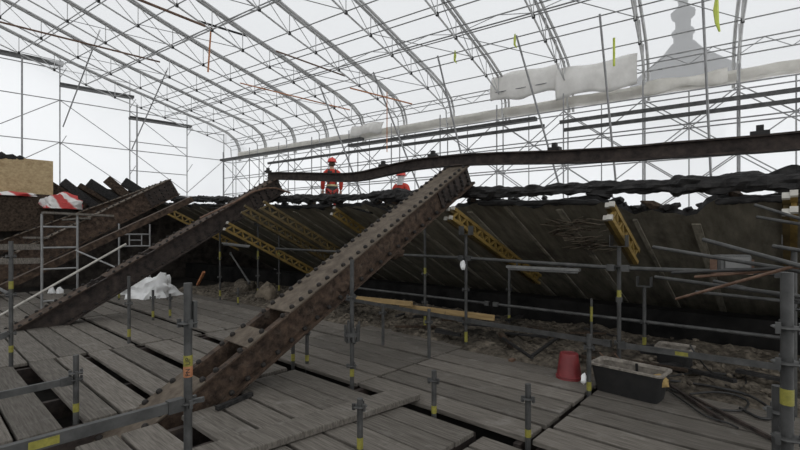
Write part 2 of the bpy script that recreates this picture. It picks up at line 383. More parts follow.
# ------------------------------------------------------------------ side scaffold behind the roof
S = thing('side_scaffold', T(12,16.7,-1.7), 'tall steel tube scaffold with crossed braces along the white side wall', 'scaffold')
us_ = [-3.73+2.57*n for n in range(12)]
zlo = -1.95
for v in (16.8, 17.5):
    for u in us_:
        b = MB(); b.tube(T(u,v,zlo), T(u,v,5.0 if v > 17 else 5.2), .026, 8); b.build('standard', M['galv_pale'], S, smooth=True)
    for z in (.55, 2.55, 3.55, 4.6):
        MB().tube(T(us_[0],v,z), T(us_[-1],v,z), .024, 6).build('ledger', M['galv_pale'], S)
    for i, u in enumerate(us_[:-1]):
        for (za, zb) in ((.6,2.55),(2.55,4.55)):
            MB().tube(T(u,v,za), T(u+2.57,v,zb), .02, 5).build('brace', M['galv_pale'], S)
            if v < 17 or i % 2: MB().tube(T(u,v,zb), T(u+2.57,v,za), .02, 5).build('brace', M['galv_pale'], S)
for u in us_:
    for z in (2.55, 4.6): MB().tube(T(u,16.8,z), T(u,17.5,z), .022, 6).build('transom', M['galv_pale'], S)
    MB().tube(T(u+1.28,16.8,.55), T(u+1.28,16.8,4.6), .02, 6).build('post', M['galv_pale'], S)
for (ua, ub, z, w) in ((-3.7, 4.05, 4.1, .1), (-3.7, 3.9, 3.8, .1), (4.9, 14.0, 4.36, .3), (4.6, 20, 4.05, .1), (13.2, 24.3, 4.62, .3)):
    MB().bar(T(ua,16.55,z), T(ub,16.55,z), w, .12).build('walkway_deck', M['galv'], S)
# ------------------------------------------------------------------ gable scaffold
G = thing('gable_scaffold', TG(4,-1.95), 'tall thin tube scaffold standing against the far gable sheeting on the left', 'scaffold')
gvs = [-7.3,-4.3,-1.25,1.78,4.82,7.75,9.9]
tops = [9.3,9.3,9.0,9.0,8.5,7.4,6.3]
for v, zt in zip(gvs, tops):
    MB().tube(TG(v,-1.95), TG(v,zt), .028, 8).build('standard', M['galv_pale'], G, smooth=True)
for z, va, vm in ((.5,-7.3,9.9),(2.3,-7.3,9.9),(3.55,4.82,7.75),(4.66,-7.3,9.9),(5.15,4.82,7.75),(6.78,-7.3,7.75),(6.25,7.75,9.9),(8.33,-1.25,4.82)):
    MB().tube(TG(va,z), TG(vm,z), .024, 6).build('ledger', M['galv_pale'], G)
for (va, vb, z) in ((-1.3,1.9,8.52),(1.75,4.95,7.5),(4.75,7.9,6.38),(-7.4,-1.2,9.2)):
    MB().bar(TG(va,z,-.25), TG(vb,z,-.25), .45, .12).build('walkway_deck', M['galv'], G)
for i in range(len(gvs)-1):
    for (za, zb) in ((.5,2.5),(2.5,4.66),(4.66,6.78)):
        if zb > tops[i+1]+.4: continue
        a, c = (za, zb) if i in (0,2,5) else (zb, za)
        MB().tube(TG(gvs[i],a), TG(gvs[i+1],c), .02, 5).build('brace', M['galv_pale'], G)
for v, z in ((1.78,8.4),(4.82,7.45),(7.75,6.35),(1.78,5.0),(4.82,3.8),(7.75,4.2)):
    MB().tube(TG(v,z-.5), TG(v+.25,z,-.2), .016, 5).build('bracket', M['galv_pale'], G)
# leaning props between the roof and the scaffolds
for i, (ua, ub) in enumerate([(-.2,-.45),(2.44,2.2),(5.1,4.05),(8.2,7.6),(11.3,9.9),(14.4,13.2)]):
    o = MB().path([T(ua,14.9,prof_z(14.9)-.05), T(ub,16.6,1.7)], .036, 8).build('leaning_prop', M['galv_pale'], smooth=True)
    tag(o, f'leaning steel prop from roof truss to side scaffold, {ORD[i]} from the right', 'prop', 'leaning props by the side scaffold')
for (a, c, l) in ((P(100,30,t=19), TG(1.9,5.45,-.1), 'long leaning tube from roof to gable scaffold, leftmost of the slanting pair'),
                  (P(168,68,t=21), TG(4.9,4.7,-.1), 'long leaning tube from roof to gable scaffold, right one of the slanting pair')):
    tag(MB().tube(a, c, .03, 8).build('leaning_prop', M['galv_pale'], smooth=True), l, 'prop')
for (px, v, l) in ((22, None, 'thick upright tube standing before the gable sheeting at the far left edge'), (137, None, 'pale upright tube before the gable sheeting, behind the charred board ends')):
    q = P(px, 150, t=19.5 if px < 60 else 22)
    tag(MB().tube((q.x,q.y,-.25), (q.x,q.y,9.6 if px < 60 else 8.2), .035, 8).build('upright_tube', M['galv_pale'], smooth=True), l, 'tube')
# ties, straps
def cable(p0, p1, r, m, name, label, cat, sag=0, n=10):
    pts = []
    for i in range(n+1):
        k = i/n; p = Vector(p0).lerp(Vector(p1), k); p.z -= sag*4*k*(1-k); pts.append(p)
    return tag(MB().path(pts, r, 6).build(name, m, smooth=True), label, cat)
cable(P(-4,21,t=15.6), P(160,62,t=18.6), .035, M['copper'], 'tie_rod', 'long rust brown tie rod slung under the roof at top left', 'tie rod')
cable(P(198,21,t=16), P(247,36,t=17.2), .04, M['node'], 'tie_rod', 'short dark tie rod under the roof above the hanging orange strap', 'tie rod')
cable(P(211,28,t=16.2), P(208,72,t=16.2), .03, M['strap'], 'ratchet_strap', 'orange strap hanging straight down from the dark tie rod', 'strap')
cable(P(240,83,t=19.5), P(350,110,t=21), .028, M['strap'], 'ratchet_strap', 'orange strap stretched along the roof left of centre, farther from the camera', 'strap')
cable(P(276,51,t=16.5), P(345,76,t=18), .03, M['copper'], 'ratchet_strap', 'brown strap stretched under the roof, left one of the nearer pair', 'strap')
cable(P(350,88,t=18), P(412,104,t=19), .03, M['strap'], 'ratchet_strap', 'orange brown strap under the roof, right one of the nearer pair', 'strap')
cable(P(387,92,t=18.3), P(387,152,t=18.3), .02, M['strap'], 'ratchet_strap', 'thin orange cord hanging down before the side scaffold', 'strap')
cable(P(130,-4,t=12.5), P(205,26,t=14.5), .04, M['copper'], 'tie_rod', 'rust brown tie rod crossing the top edge of the roof view', 'tie rod')
for (px, py, t, h, w, l) in ((455,57,16,.24,.045,'yellow green strap bundle knotted on a truss, left one of three'), (515,41,14.6,.24,.045,'yellow green strap bundle knotted on a truss, middle one of three'), (717,14,11,.45,.06,'yellow green strap hanging at the top right truss')):
    q = P(px,py,t=t); b = MB(); b.path([q+Vector((0,0,h)), q+Vector((.05,.03,h*.3)), q+Vector((-.03,0,-h*.5)), q+Vector((.03,-.05,-h))], [w*.5,w,w*.8,w*.3], 6, jit=.4, seed=px)
    tag(b.build('safety_strap', M['hivis'], smooth=True), l, 'strap')
cable(P(614,38,t=13.3), P(614,66,t=13.3), .035, M['hivis'], 'safety_strap', 'narrow yellow green strap hanging down over the large dust sheet', 'strap')

# ------------------------------------------------------------------ far roof slope, seen from below
def z_edge(y): return 2.14 + .026*y + .0018*max(0,y-6)**2 + .03*math.sin(y*1.1)
def v_edge(y):
    e = 6.98 + .28*noise.noise(Vector((y*1.1,0,3))) + .14*noise.noise(Vector((y*4.1,1,3))) + .05*noise.noise(Vector((y*11,1,3)))
    e += .42*max(0, min(1, (y-.75)/.2, (2.15-y)/.35)) + .05*noise.noise(Vector((y*23,1,7)))
    return e
K = .5
def roof_z(x, y): return z_edge(y) - K*(x-7.0)
b = MB(); ny = 180; nx = 14; vs = []; fs = []
ys = [-3.2+ (21.1+3.2)*i/ny for i in range(ny+1)]
for y in ys:
    e = v_edge(y)
    for j in range(nx+1):
        x = e + (14.2-e)*(j/nx)**1.3
        vs.append(Vector((x, y, roof_z(x,y) + (.02*noise.noise(Vector((x*1.5,y*1.5,0)))))))
m1 = len(vs)
vs += [v+Vector((.02,0,.08+.03*noise.noise(v*4))) for v in vs]
for i in range(ny):
    for j in range(nx):
        a = i*(nx+1)+j; fs.append((a, a+1, a+nx+2, a+nx+1)); fs.append((m1+a, m1+a+nx+1, m1+a+nx+2, m1+a+1))
    fs.append((i*(nx+1), (i+1)*(nx+1), m1+(i+1)*(nx+1), m1+i*(nx+1)))
b.add(vs, fs); o = struct(b.build('ceiling', M['lining'])); o.data.materials.append(M['char'])
for i in range(ny):                       # upper skin and torn rim are burnt
    for j in range(nx): o.data.polygons[i*(2*nx+1)+2*j+1].material_index = 1
    o.data.polygons[i*(2*nx+1)+2*nx].material_index = 1
k = 0
for i in range(-3, 20):
    y = .05+.92*i + .08*math.sin(i*2.3); k += 1
    x0 = v_edge(y)+.05+.25*abs(noise.noise(Vector((i*3.3,0,0))))
    w = .11 if i % 2 else .06
    struct(MB().bar((x0,y,roof_z(x0,y)-.02), (13.6,y,roof_z(13.6,y)-.02), w, .03).build(f'trim_{k}', M['batten']))
# patch of broken laths
t_ = thing('broken_lath_patch', (8.2,3.2,1.5), 'patch of torn brown laths hanging off the sloping ceiling', 'laths')
for i in range(80):
    c = P(RND.gauss(583,14), RND.gauss(246,7), x=7.9); y = c.y; x = 7.9+RND.uniform(-.5,.55); y = c.y
    a = RND.uniform(-.5,.5); L = RND.uniform(.12,.4)
    d = Vector((math.sin(a)*L*.5, math.cos(a)*L*.5, 0)); z = roof_z(x,y)-.05-RND.uniform(0,.06)
    p0 = Vector((x,y,z))-d; p1 = Vector((x,y,z))+d; p0.z = roof_z(p0.x,p0.y)-.035-RND.uniform(0,.05); p1.z = roof_z(p1.x,p1.y)-.035-RND.uniform(0,.09)
    MB().bar(p0, p1, .03, .012).build('lath', M['charbrown'] if i % 4 == 0 else M['stone'], t_)

# charred ridge timber
pts = []; rr = []
yy = -2.5
while yy < 18:
    zc = 2.325 + .03*max(0,yy) + .0018*max(0,yy-6)**2 + .03*noise.noise(Vector((yy*.7,2,0)))
    pts.append(Vector((6.72+.04*noise.noise(Vector((yy,5,0))), yy, zc)))
    rr.append(.088+.05*noise.noise(Vector((yy*.9,8,1)))+.022*noise.noise(Vector((yy*5,8,1)))+(.035 if yy < 1.2 else 0))
    yy += .05
tag(MB().path(pts, rr, 16, jit=.62, seed=2).build('charred_ridge_timber', M['char']), 'long charred black timber lying along the ridge under the bent steel beam', 'timber')
for (px0, px1, py, l) in ((478,600,194,'split charred timber slab under the ridge timber right of the large girder'), (205,330,199,'split charred slab under the ridge timber by the second girder top'), (715,830,187,'split charred slab under the ridge timber at the right edge')):
    a = P(px0,py,x=6.82); c = P(px1,py,x=6.82); pts = [a.lerp(c,i/30) for i in range(31)]
    for p in pts: p.z = 2.13+.03*max(0,p.y)+.0018*max(0,p.y-6)**2+.03*noise.noise(Vector((p.y*2,0,0)))-(0 if px0!=715 else .02)
    tag(MB().path(pts, [.02]+[.045+.018*noise.noise(Vector((i*.6,px0,0))) for i in range(29)]+[.015], 8, jit=.4, seed=px0).build('charred_slab', M['char'], smooth=True), l, 'timber')
# loose charred chunks along the torn edge
for i in range(80):
    px = RND.choice([RND.uniform(610,720), RND.uniform(280,335), RND.uniform(372,400), RND.uniform(470,640), RND.uniform(600,790), RND.uniform(180,260)])
    q = P(px, 200, x=7.05); y = q.y; x = v_edge(y)+RND.uniform(.0,.12)
    L = RND.uniform(.10,.34); an = RND.uniform(0,3.14); z = roof_z(x,y)+.10
    d = Vector((math.cos(an),math.sin(an),RND.uniform(-.3,.35)))*L*.5
    b = MB(); b.path([Vector((x,y,z))-d, Vector((x,y,z)), Vector((x,y,z+.02))+d], [.02+L*.08,.03+L*.13,.015], 6, jit=.5, seed=i)
    tag(b.build('charred_fragment', M['char'] if i % 4 else M['charbrown']), 'small charred timber fragment lying on the torn edge of the far roof slope', 'fragment', 'charred fragments on the torn roof edge')
# tilted charred boards by worker's feet
for (pa, pb, l) in (((372,204),(402,216),'tilted charred board right of the standing worker feet, upper one'), ((388,207),(410,217),'short tilted charred board next to the large girder'), ((338,203),(372,213),'tilted charred board right below the standing worker')):
    a = P(*pa, x=7.0); c = P(*pb, x=7.25)
    tag(MB().bar(a, c, .16, .05).build('charred_board', M['char'], bevel=.008), l, 'board')

# ------------------------------------------------------------------ steel ridge beam, bent
I = lambda w,h,t: [(-w/2,-h/2),(w/2,-h/2),(w/2,-h/2+t),(t*.4,-h/2+t),(t*.4,h/2-t),(w/2,h/2-t),(w/2,h/2),(-w/2,h/2),(-w/2,h/2-t),(-t*.4,h/2-t),(-t*.4,-h/2+t),(-w/2,-h/2+t)]
ctrl = [(830,129,146),(800,132.5,149),(760,137,151.5),(710,141,154.5),(666,144.5,157),(640,147,159.2),(600,149.5,161.5),(566,151,163),(533,152,163.6),(499,153,164),(472,154.5,164.6),(452,156,165.6),(433,157.8,167.2),(416,160,169.4),(399,163.2,172.6),(387,166,175.4),(376,168.5,178),(366,170.7,180.4),(356,172,182),(345,172.8,182.5),(333,172.8,182),(315,172.5,181),(300,172.3,180.6),(285,172,180.2),(268,172,180)]
rp = [P(px,(a+c)/2,x=6.62) for px,a,c in ctrl]
rp2 = []
for a, c in zip(rp, rp[1:]): rp2 += [a.lerp(c,i/3) for i in range(3)]
rp2.append(rp[-1])
t_ = thing('steel_ridge_beam', rp2[0], 'long bent rusty steel beam spanning over the girders along the ridge', 'beam')
MB().sweep(I(.16,.20,.022), rp2).build('beam_profile', M['rust_dark'], t_)
for px in (265+5, 384, 433, 551, 764):
    i = min(range(len(rp2)), key=lambda k: abs((lambda q: 400+440*(.6644*q.x-.7474*q.y)/(.7474*q.x+.6644*q.y))(rp2[k])-px)); q = rp2[i]
    b = MB(); b.bar(q+Vector((0,-.09,.125)), q+Vector((0,.09,.125)), .12, .05); b.bar(q+Vector((0,-.035,.18)), q+Vector((0,.035,.18)), .07, .08); b.build('bracket', M['char'], t_)

# ------------------------------------------------------------------ riveted rafters
rv = MB(); rv.lathe((0,0,0), [(.031,-.006),(.031,.010),(.024,.026),(.009,.034)], 8)
RIVET = rv.build('rivet', M['rivet']); rivmesh = RIVET.data; bpy.data.objects.remove(RIVET)
def girder(y0, y1, xz0, xz1, wid, dep, label, segs, solid_from, step, gusset=True, topm='rust_top', webm='rust', bend=None):
    """y0 -> y1: plan position of the centre line at foot and head"""
    a = Vector((xz0[0], y0, xz0[1])); c = Vector((xz1[0], y1, xz1[1]))
    d = (c-a); L = d.length; d.normalize(); sd = Vector((0,1,0)); sd = (sd - d*sd.dot(d)).normalized(); nrm = d.cross(sd)
    if nrm.z < 0: nrm = -nrm
    t_ = thing('riveted_girder', a, label, 'girder', 'riveted roof girders')
    Q = lambda s, w, h: a + d*s + sd*w + nrm*h     # h measured down from the top face
    hw = wid/2
    # channels: two webs with inner and outer flanges
    for sg, nm in ((-1,'near_channel'),(1,'far_channel')):
        b = MB(); w = sg*(hw-.075)
        b.bar(Q(0,w,-dep/2), Q(L,w,-dep/2), .016, dep-.02, nrm)
        b.bar(Q(0,w+sg*.04,-.017), Q(L,w+sg*.04,-.017), .09, .018, nrm)
        b.bar(Q(0,w+sg*.04,-dep+.012), Q(L,w+sg*.04,-dep+.012), .10, .02, nrm)
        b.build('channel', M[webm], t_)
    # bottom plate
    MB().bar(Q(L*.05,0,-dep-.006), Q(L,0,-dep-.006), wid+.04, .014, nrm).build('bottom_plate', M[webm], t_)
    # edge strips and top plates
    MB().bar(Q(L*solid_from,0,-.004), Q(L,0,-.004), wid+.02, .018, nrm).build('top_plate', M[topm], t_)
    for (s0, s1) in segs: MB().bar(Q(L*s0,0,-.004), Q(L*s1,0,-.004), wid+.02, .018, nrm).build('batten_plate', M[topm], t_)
    rot = Matrix((d, sd, nrm)).transposed().to_euler()
    n = int(L/step)
    for k in range(n):
        s = step*(k+.5); on = s > L*solid_from or any(L*p < s < L*q for p, q in segs)
        for w in (-hw+.045, hw-.045):
            if not on and k % 2: continue
            o = bpy.data.objects.new('rivet', rivmesh); C.objects.link(o); o.rotation_euler = rot
            put(o, Q(s,w,.004 if on else -.01), t_)
    rot2 = Matrix((d, nrm, -sd)).transposed().to_euler()
    for k in range(int(L/(step*1.4))):
        o = bpy.data.objects.new('rivet', rivmesh); C.objects.link(o); o.rotation_euler = rot
        put(o, Q(step*1.4*(k+.5), -hw+.012, -dep+.03), t_); o.name = 'flange_rivet'; WPOS[o.name] = Q(step*1.4*(k+.5), -hw+.012, -dep+.03)
    if gusset:
        MB().bar(Q(L-1.0,-hw+.05,-dep*.5), Q(L-.02,-hw+.05,-dep*.5), .014, dep-.06, nrm).build('gusset_plate', M['rust_dark'], t_)
        for i in range(5):
            for j in range(3):
                o = bpy.data.objects.new('rivet', rivmesh); C.objects.link(o); o.rotation_euler = rot2
                o.name = 'gusset_rivet'; put(o, Q(L-.12-.19*i, -hw+.043, -dep*(.28+.22*j)), t_)
    return t_, Q, L
g1, Q1, L1 = girder(4.62, 4.50, (.75,-.47), (6.62,2.94), .50, .345,
   'largest rusty riveted steel girder, nearest the camera, slanting across the middle of the deck',
   [(0,.21),(.285,.325)], .375, .15)
b = MB(); b.blob(Q1(L1*.50,-.16,-.25), (.14,.05,.09), 4, .5); b.build('torn_lug', M['rust'], g1)
b = MB(); b.blob(Q1(L1*.66,-.12,-.42), (.2,.08,.08), 6, .5); b.build('torn_lug', M['rust'], g1)
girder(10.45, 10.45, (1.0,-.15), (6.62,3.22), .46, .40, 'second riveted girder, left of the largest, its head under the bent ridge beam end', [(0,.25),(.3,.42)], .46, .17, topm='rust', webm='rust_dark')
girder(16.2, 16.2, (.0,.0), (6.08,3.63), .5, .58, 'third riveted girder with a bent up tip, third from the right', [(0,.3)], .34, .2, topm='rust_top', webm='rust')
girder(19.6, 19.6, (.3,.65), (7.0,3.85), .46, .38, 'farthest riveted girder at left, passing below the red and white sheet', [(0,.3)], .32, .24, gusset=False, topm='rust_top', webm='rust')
# edge plate hanging from girder two head
tag(MB().path([P(200,218,y=10.1), P(235,202,y=10.1), P(252,192,y=10.1), P(266,188,y=10.1), P(276,188,y=10.1), P(290,193,y=10.1)], .022, 6).build('bent_pipe', M['copper'], smooth=True), 'thin bent pipe hugging the head of the second girder', 'pipe')

# ------------------------------------------------------------------ deck boards
def boards(y0, y1, edges, where, cat='scaffold board', z=0, group=None, side='gap'):
    for i, (xa, xb) in enumerate(edges):
        jit = RND.uniform(-.03,.03)
        b = MB(); L0, L1_ = y0+jit*.4, y1+jit*.6
        b.box(((xa+xb)/2, (L0+L1_)/2, z-.0225+RND.uniform(-.006,.006)), (xb-xa-.008, L1_-L0, .045))
        o = b.build('scaffold_board', M['board'], bevel=.005)
        tag(o, f'grey scaffold board, {ORD[i]} from near side, {where}', 'scaffold board', group or 'deck boards '+where)
A = [(-.42,-.08),(-.06,.26),(.28,.60),(.62,.93),(1.09,1.355),(1.385,1.665),(1.76,2.01),(2.05,2.345)]
boards(4.82, 7.58, A, 'left of the largest girder foot')
boards(4.82, 7.58, [(2.49,2.86),(2.89,3.26)], 'left of the largest girder, beyond the narrow gap')
boards(2.06, 4.28, [(.9,1.2),(1.22,1.52),(1.72,2.04),(2.07,2.37)], 'right of the largest girder foot', z=.01)
boards(2.06, 4.70, [(2.395,2.69),(2.70,2.98),(2.99,3.27)], 'between the loose plank and the long dark gap', z=.01)
boards(.0, 2.02, [(1.7,2.1),(2.13,2.45),(2.48,2.8),(2.83,3.1),(3.13,3.37)], 'at the bottom edge, lower than the raised deck', z=-.06)
boards(1.65, 3.70, [(3.46,3.77),(3.80,4.12),(4.16,4.46),(4.49,4.80),(4.85,5.15),(5.17,5.48)], 'in front of the red bucket')
boards(-1.0, 1.60, [(3.46,3.79),(3.83,4.15),(4.19,4.49),(4.53,4.83),(4.88,5.20),(5.22,5.54)], 'under the long black mortar tub')
boards(3.73, 5.90, [(3.45,3.80),(3.82,4.14),(4.155,4.47),(4.48,4.81),(4.88,5.20),(5.22,5.54),(5.56,5.86)], 'behind largest girder, by the tall posts')
boards(5.93, 7.58, [(3.45,3.80),(3.82,4.14),(4.155,4.47),(4.48,4.81),(4.88,5.20),(5.22,5.54)], 'behind largest girder, one bay farther left')
far = [(.1,.42),(.44,.76),(.78,1.09),(1.11,1.42),(1.44,1.75),(1.77,2.08),(2.10,2.38),(2.46,2.78),(2.80,3.12),(3.14,3.42),(3.53,3.85),(3.87,4.19),(4.21,4.53),(4.56,4.88),(4.9,5.22),(5.25,5.56)]
boards(7.63, 10.86, far, 'in front of the second girder')
boards(10.9, 13.98, far, 'beyond the foot of the second girder')
boards(14.02, 17.0, far, 'in the farthest bay beneath the white tarpaulin')
# joists carrying the boards
for i, (y, x0, x1) in enumerate([(.1,1.6,5.6),(1.58,1.6,5.6),(1.72,3.4,5.6),(2.12,.8,3.36),(3.66,.8,5.6),(3.80,3.4,5.9),(5.84,-.4,5.9),(6.02,3.4,5.6),(4.9,-.4,3.3),(7.5,-.4,5.6),(7.72,0,5.6),(10.78,0,5.6),(10.98,0,5.6),(13.9,0,5.6),(14.1,0,5.6),(16.9,0,5.6),(-.92,3.4,5.6),(4.16,.8,3.3)]):
    top = -.05 if not (x0 == 1.6) else -.11
    o = MB().box(((x0+x1)/2,y,(top-.25)/2), (x1-x0,.06,top+.25)).build('deck_joist', M['rust_dark'])
    tag(o, 'grey steel joist hidden beneath the ends of the deck boards', 'joist', 'joists beneath the deck')
# loose plank across the boards
pl = MB(); pl.bar((1.2,3.30,.045), (3.52,2.98,.045), .30, .06)
tag(pl.build('loose_plank', M['board'], bevel=.006), 'thick loose plank lying across the deck in front of the largest girder', 'plank')
tag(MB().bar((1.99,4.12,.036), (2.42,4.24,.03), .05, .04).build('timber_strip', M['char']), 'short dark timber strip by the right side of the largest girder foot', 'strip')

# ------------------------------------------------------------------ standards, ledgers, props
def rosette(b, x, y, z):
    b.lathe((x,y,z), [(.028,-.006),(.055,-.005),(.06,0),(.055,.005),(.028,.006)], 8)
    for k in range(3):
        th = k*2.1+.4; b.box((x+.05*math.cos(th), y+.05*math.sin(th), z), (.02,.02,.05))
def standard(x, y, ztop, label, ros=(), tags=(), zb=-.25, r=.0242, group='short scaffold standards on the deck', fork=False, name='scaffold_standard', collar=()):
    t_ = thing(name, (x,y,zb), label, 'scaffold post' if name != 'steel_prop' else 'prop', group)
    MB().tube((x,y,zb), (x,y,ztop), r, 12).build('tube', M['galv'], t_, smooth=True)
    MB().box((x,y,zb+.004), (.14,.14,.008)).build('base_plate', M['galv'], t_)
    for z in ros:
        b = MB(); rosette(b, x, y, z); b.build('rosette', M['galv'], t_)
    for z, h in tags: MB().lathe((x,y,z), [(r+.0015,0),(r+.0015,h*.72)], 12).build('yellow_tag', M['sticker'], t_, smooth=True)
    for z in collar: MB().lathe((x,y,z), [(r+.012,0),(r+.014,.05),(r+.012,.06)], 12).build('collar', M['galv'], t_, smooth=True)
    if fork:
        z = ztop
        b = MB(); b.box((x,y,z+.004), (.16,.17,.008))
        b.box((x,y-.085,z+.07), (.14,.008,.14)); b.box((x,y+.085,z+.07), (.14,.008,.14)); b.build('fork_head', M['galv'], t_)
    return t_
def pst(px, py): q = P(px, py, z=0); return q.x, q.y
D = [
 ((360,452), .42, 'short grey post standing before the loose plank, nearest the bottom edge', (.36,), ((.03,.12),)),
 ((434,415), .42, 'short grey post at the end of the loose plank in the dark gap', (.33,), ((.02,.10),)),
 ((528,439), .46, 'short grey post at bottom centre right beside the cross seam', (.34,), ((.02,.09),)),
 ((76,418), .585, 'short grey post at the wide dark gap on the left carrying a rail', (.42,.36), ((.06,.11),)),
 ((11,366), 1.62, 'tall grey post at the left edge in front of the second girder foot', (.42,.92,1.42), ((.18,.12),(1.0,.14))),
 ((352,385), 1.42, 'grey post with a bundle of couplers right of the largest girder', (.22,.50,1.0), ((.10,.12),)),
 ((129,343), 1.05, 'grey post rising in front of the second girder, left of the largest girder', (.62,), ((.10,.17),)),
 ((293,363), .62, 'short post half hidden by the largest girder, left one of two', (.5,), ((.03,.13),)),
 ((307,363), .49, 'short post just clear of the largest girder, right one of two', (.4,), ((.03,.11),)),
 ((429,358), .68, 'short grey post in the deck between the two tall posts and the loose plank', (.5,), ()),
 ((383,345), .62, 'short grey post between the coupler bundle and the yellow planks', (.5,), ()),
 ((153,320), .60, 'small far post in front of the white tarpaulin, left one', (.45,), ((.06,.17),)),
 ((170,318), .50, 'small far post in front of the white tarpaulin, right one', (.4,), ((.05,.17),)),
 ((119,300), .9, 'far post left of the white tarpaulin heap', (.6,), ((.05,.2),)),
 ((238,305), .42, 'small far post left of the brown boulder', (.3,), ((.05,.2),)),
]
for (p, zt, l, ros, tg) in D:
    x, y = pst(*p); standard(x, y, zt, l, ros, tg)
# near post with sticker
X7 = P(188, 283, t=2.66); x7, y7 = X7.x, X7.y
p7 = standard(x7, y7, 1.41, 'grey scaffold post with an orange sticker standing in front of the largest girder', (.19,.69,1.17), (), r=.0242, group='tall scaffold standards')
ot_ = MB().lathe((x7,y7,.845), [(.0262,0),(.0262,.065)], 14).build('orange_tag', M['orange'], p7, smooth=True)
st_ = MB().lathe((x7,y7,.91), [(.0262,0),(.0262,.065)], 14).build('yellow_tag', M['sticker'], p7, smooth=True)
def text(body, size, loc, rot, m, parent, name='lettering'):
    cu = bpy.data.curves.new(name, 'FONT'); cu.body = body; cu.size = size; cu.extrude = .0006; cu.align_x = 'CENTER'; cu.align_y = 'CENTER'
    tmp = bpy.data.objects.new(name, cu); C.objects.link(tmp); bpy.context.view_layer.update()
    me = bpy.data.meshes.new_from_object(tmp.evaluated_get(bpy.context.evaluated_depsgraph_get()))
    bpy.data.objects.remove(tmp); me.materials.append(m)
    o = bpy.data.objects.new(name, me); C.objects.link(o); o.rotation_euler = rot; put(o, loc, parent); return o
tocam = Vector((-x7,-y7,0)).normalized(); yaw = math.atan2(tocam.y, tocam.x)
fr = Matrix.Rotation(yaw+math.pi/2, 4, 'Z') @ Matrix.Rotation(math.pi/2, 4, 'X') @ Matrix.Rotation(math.pi/2, 4, 'Z')
text('UP', .038, (x7+tocam.x*.028, y7+tocam.y*.028, .942), fr.to_euler(), M['ink'], st_)
text('PN', .036, (x7+tocam.x*.028, y7+tocam.y*.028, .877), fr.to_euler(), M['ink'], ot_)
b = MB(); b.bar((x7+.03,y7-.02,1.14), (x7+.03,y7-.02,1.30), .035, .02, (1,0,0)); b.build('wedge_coupler', M['galv'], p7)
b = MB(); b.bar((x7,y7,.69), (x7+.075,y7-.05,.70), .03, .025); b.build('wedge_coupler', M['galv'], p7)
# tall posts at the front of the slope
x, y = pst(425,330); standard(x, y, 1.86, 'tall steel prop left of the pair beside the yellow planks', (.5,1.0,1.33), ((.05,.28),(1.0,.16)), group='tall scaffold standards')
x13, y13 = pst(466,345); standard(x13, y13, 1.70, 'tall steel prop with a fork head right of the yellow planks', (.36,.86,1.35), ((.05,.22),), name='steel_prop', group='tall props under the yellow beams', fork=True)
x20, y20 = pst(616,380); x20 = 5.66
standard(x20, y20, 1.56, 'tall steel prop behind the black mortar tub with a fork head holding yellow beams', (.42,1.32), ((.95,.13),(.1,.12)), name='steel_prop', group='tall props under the yellow beams', fork=True, collar=(.9,))
x, y = 5.55, .0
standard(5.6, -.02, 1.56, 'steel prop with a fork head at the right edge behind the thick post', (.5,1.0), (), name='steel_prop', group='tall props under the yellow beams', fork=True)
x4, y4 = pst(589,394); t4 = standard(x4, y4, .64, 'grey post between the red bucket and the black mortar tub', (.5,), ((.04,.13),), group='tall scaffold standards')
q = P(583,380,t=4.65); b = MB(); b.blob((x4-.03,y4+.045,.16), (.05,.028,.06), 3, .4); tag(b.build('rag', M['tarp'], smooth=True), 'small white rag tied on the post beside the red bucket', 'rag')
x19, y19 = P(787,272,t=2.0).x, P(787,272,t=2.0).y
t19 = standard(x19, y19, 1.53, 'thick grey scaffold post at the right edge, nearest of all', (.34,.78,1.12,1.28), ((.93,.10),), group='tall scaffold standards')
q = P(778,440,t=2.1); standard(q.x, q.y, .98, 'short grey post leaning beside the thick right edge post', (.86,), (), group='tall scaffold standards')
# props at the far left under the slope
for (px, py, zt, l) in ((258,298,1.95,'far steel prop left of the brown boulder, under the yellow beams'), (279,294,1.75,'far steel prop behind the brown boulder'), (220,300,1.85,'far steel prop left of the strip lamp')):
    x, y = pst(px,py); standard(x, y, zt, l, (.6,1.1), ((.10,.22),(1.05,.3)), name='steel_prop', group='far props under the slope', fork=True)
x, y = pst(511,322); x = 7.4; standard(x, y*.95, 1.15, 'thin prop in the dark under the slope behind the yellow planks', (.7,), ((.12,.15),), name='steel_prop', group='far props under the slope')
standard(6.6, 2.16, .78, 'thin prop with a yellow tag in the dark behind the red bucket', (), ((.45,.3),), name='steel_prop', group='far props under the slope', r=.018)
x26, y26 = 6.85, 1.53; standard(x26, y26, .98, 'thin prop with a fork head in the dark right of the mortar tub prop', (.49,), ((.17,.15),), name='steel_prop', group='far props under the slope', fork=True)
# ledgers
def ledger(p0, p1, label, r=.0242, flat=False, m='galv', stick=None, group='horizontal scaffold rails'):
    p0, p1 = Vector(p0), Vector(p1)
    t_ = thing('scaffold_ledger', p0.lerp(p1,.5), label, 'scaffold rail', group)
    b = MB()
    if flat: b.bar(p0, p1, .035, .06)
    else: b.tube(p0, p1, r, 8)
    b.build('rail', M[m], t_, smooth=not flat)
    d = (p1-p0).normalized()
    for p, s in ((p0,1),(p1,-1)):
        b = MB(); b.bar(p, p+d*s*.09, .05, .075); b.build('wedge_head', M[m], t_)
    if stick is not None:
        q = p0.lerp(p1, stick); MB().bar(q-d*.06, q+d*.06, .038 if flat else .05, .04).build('yellow_sticker', M['sticker'], t_)
    return t_
ledger((x13-.03,y13-.03,1.345), (5.60,y20+.03,1.31), 'upper rail between the two tall fork head props', m='galv')
ledger((5.60,y20-.04,1.31), (5.55,.03,1.33), 'upper rail from the mortar tub prop to the right edge prop', m='galv')
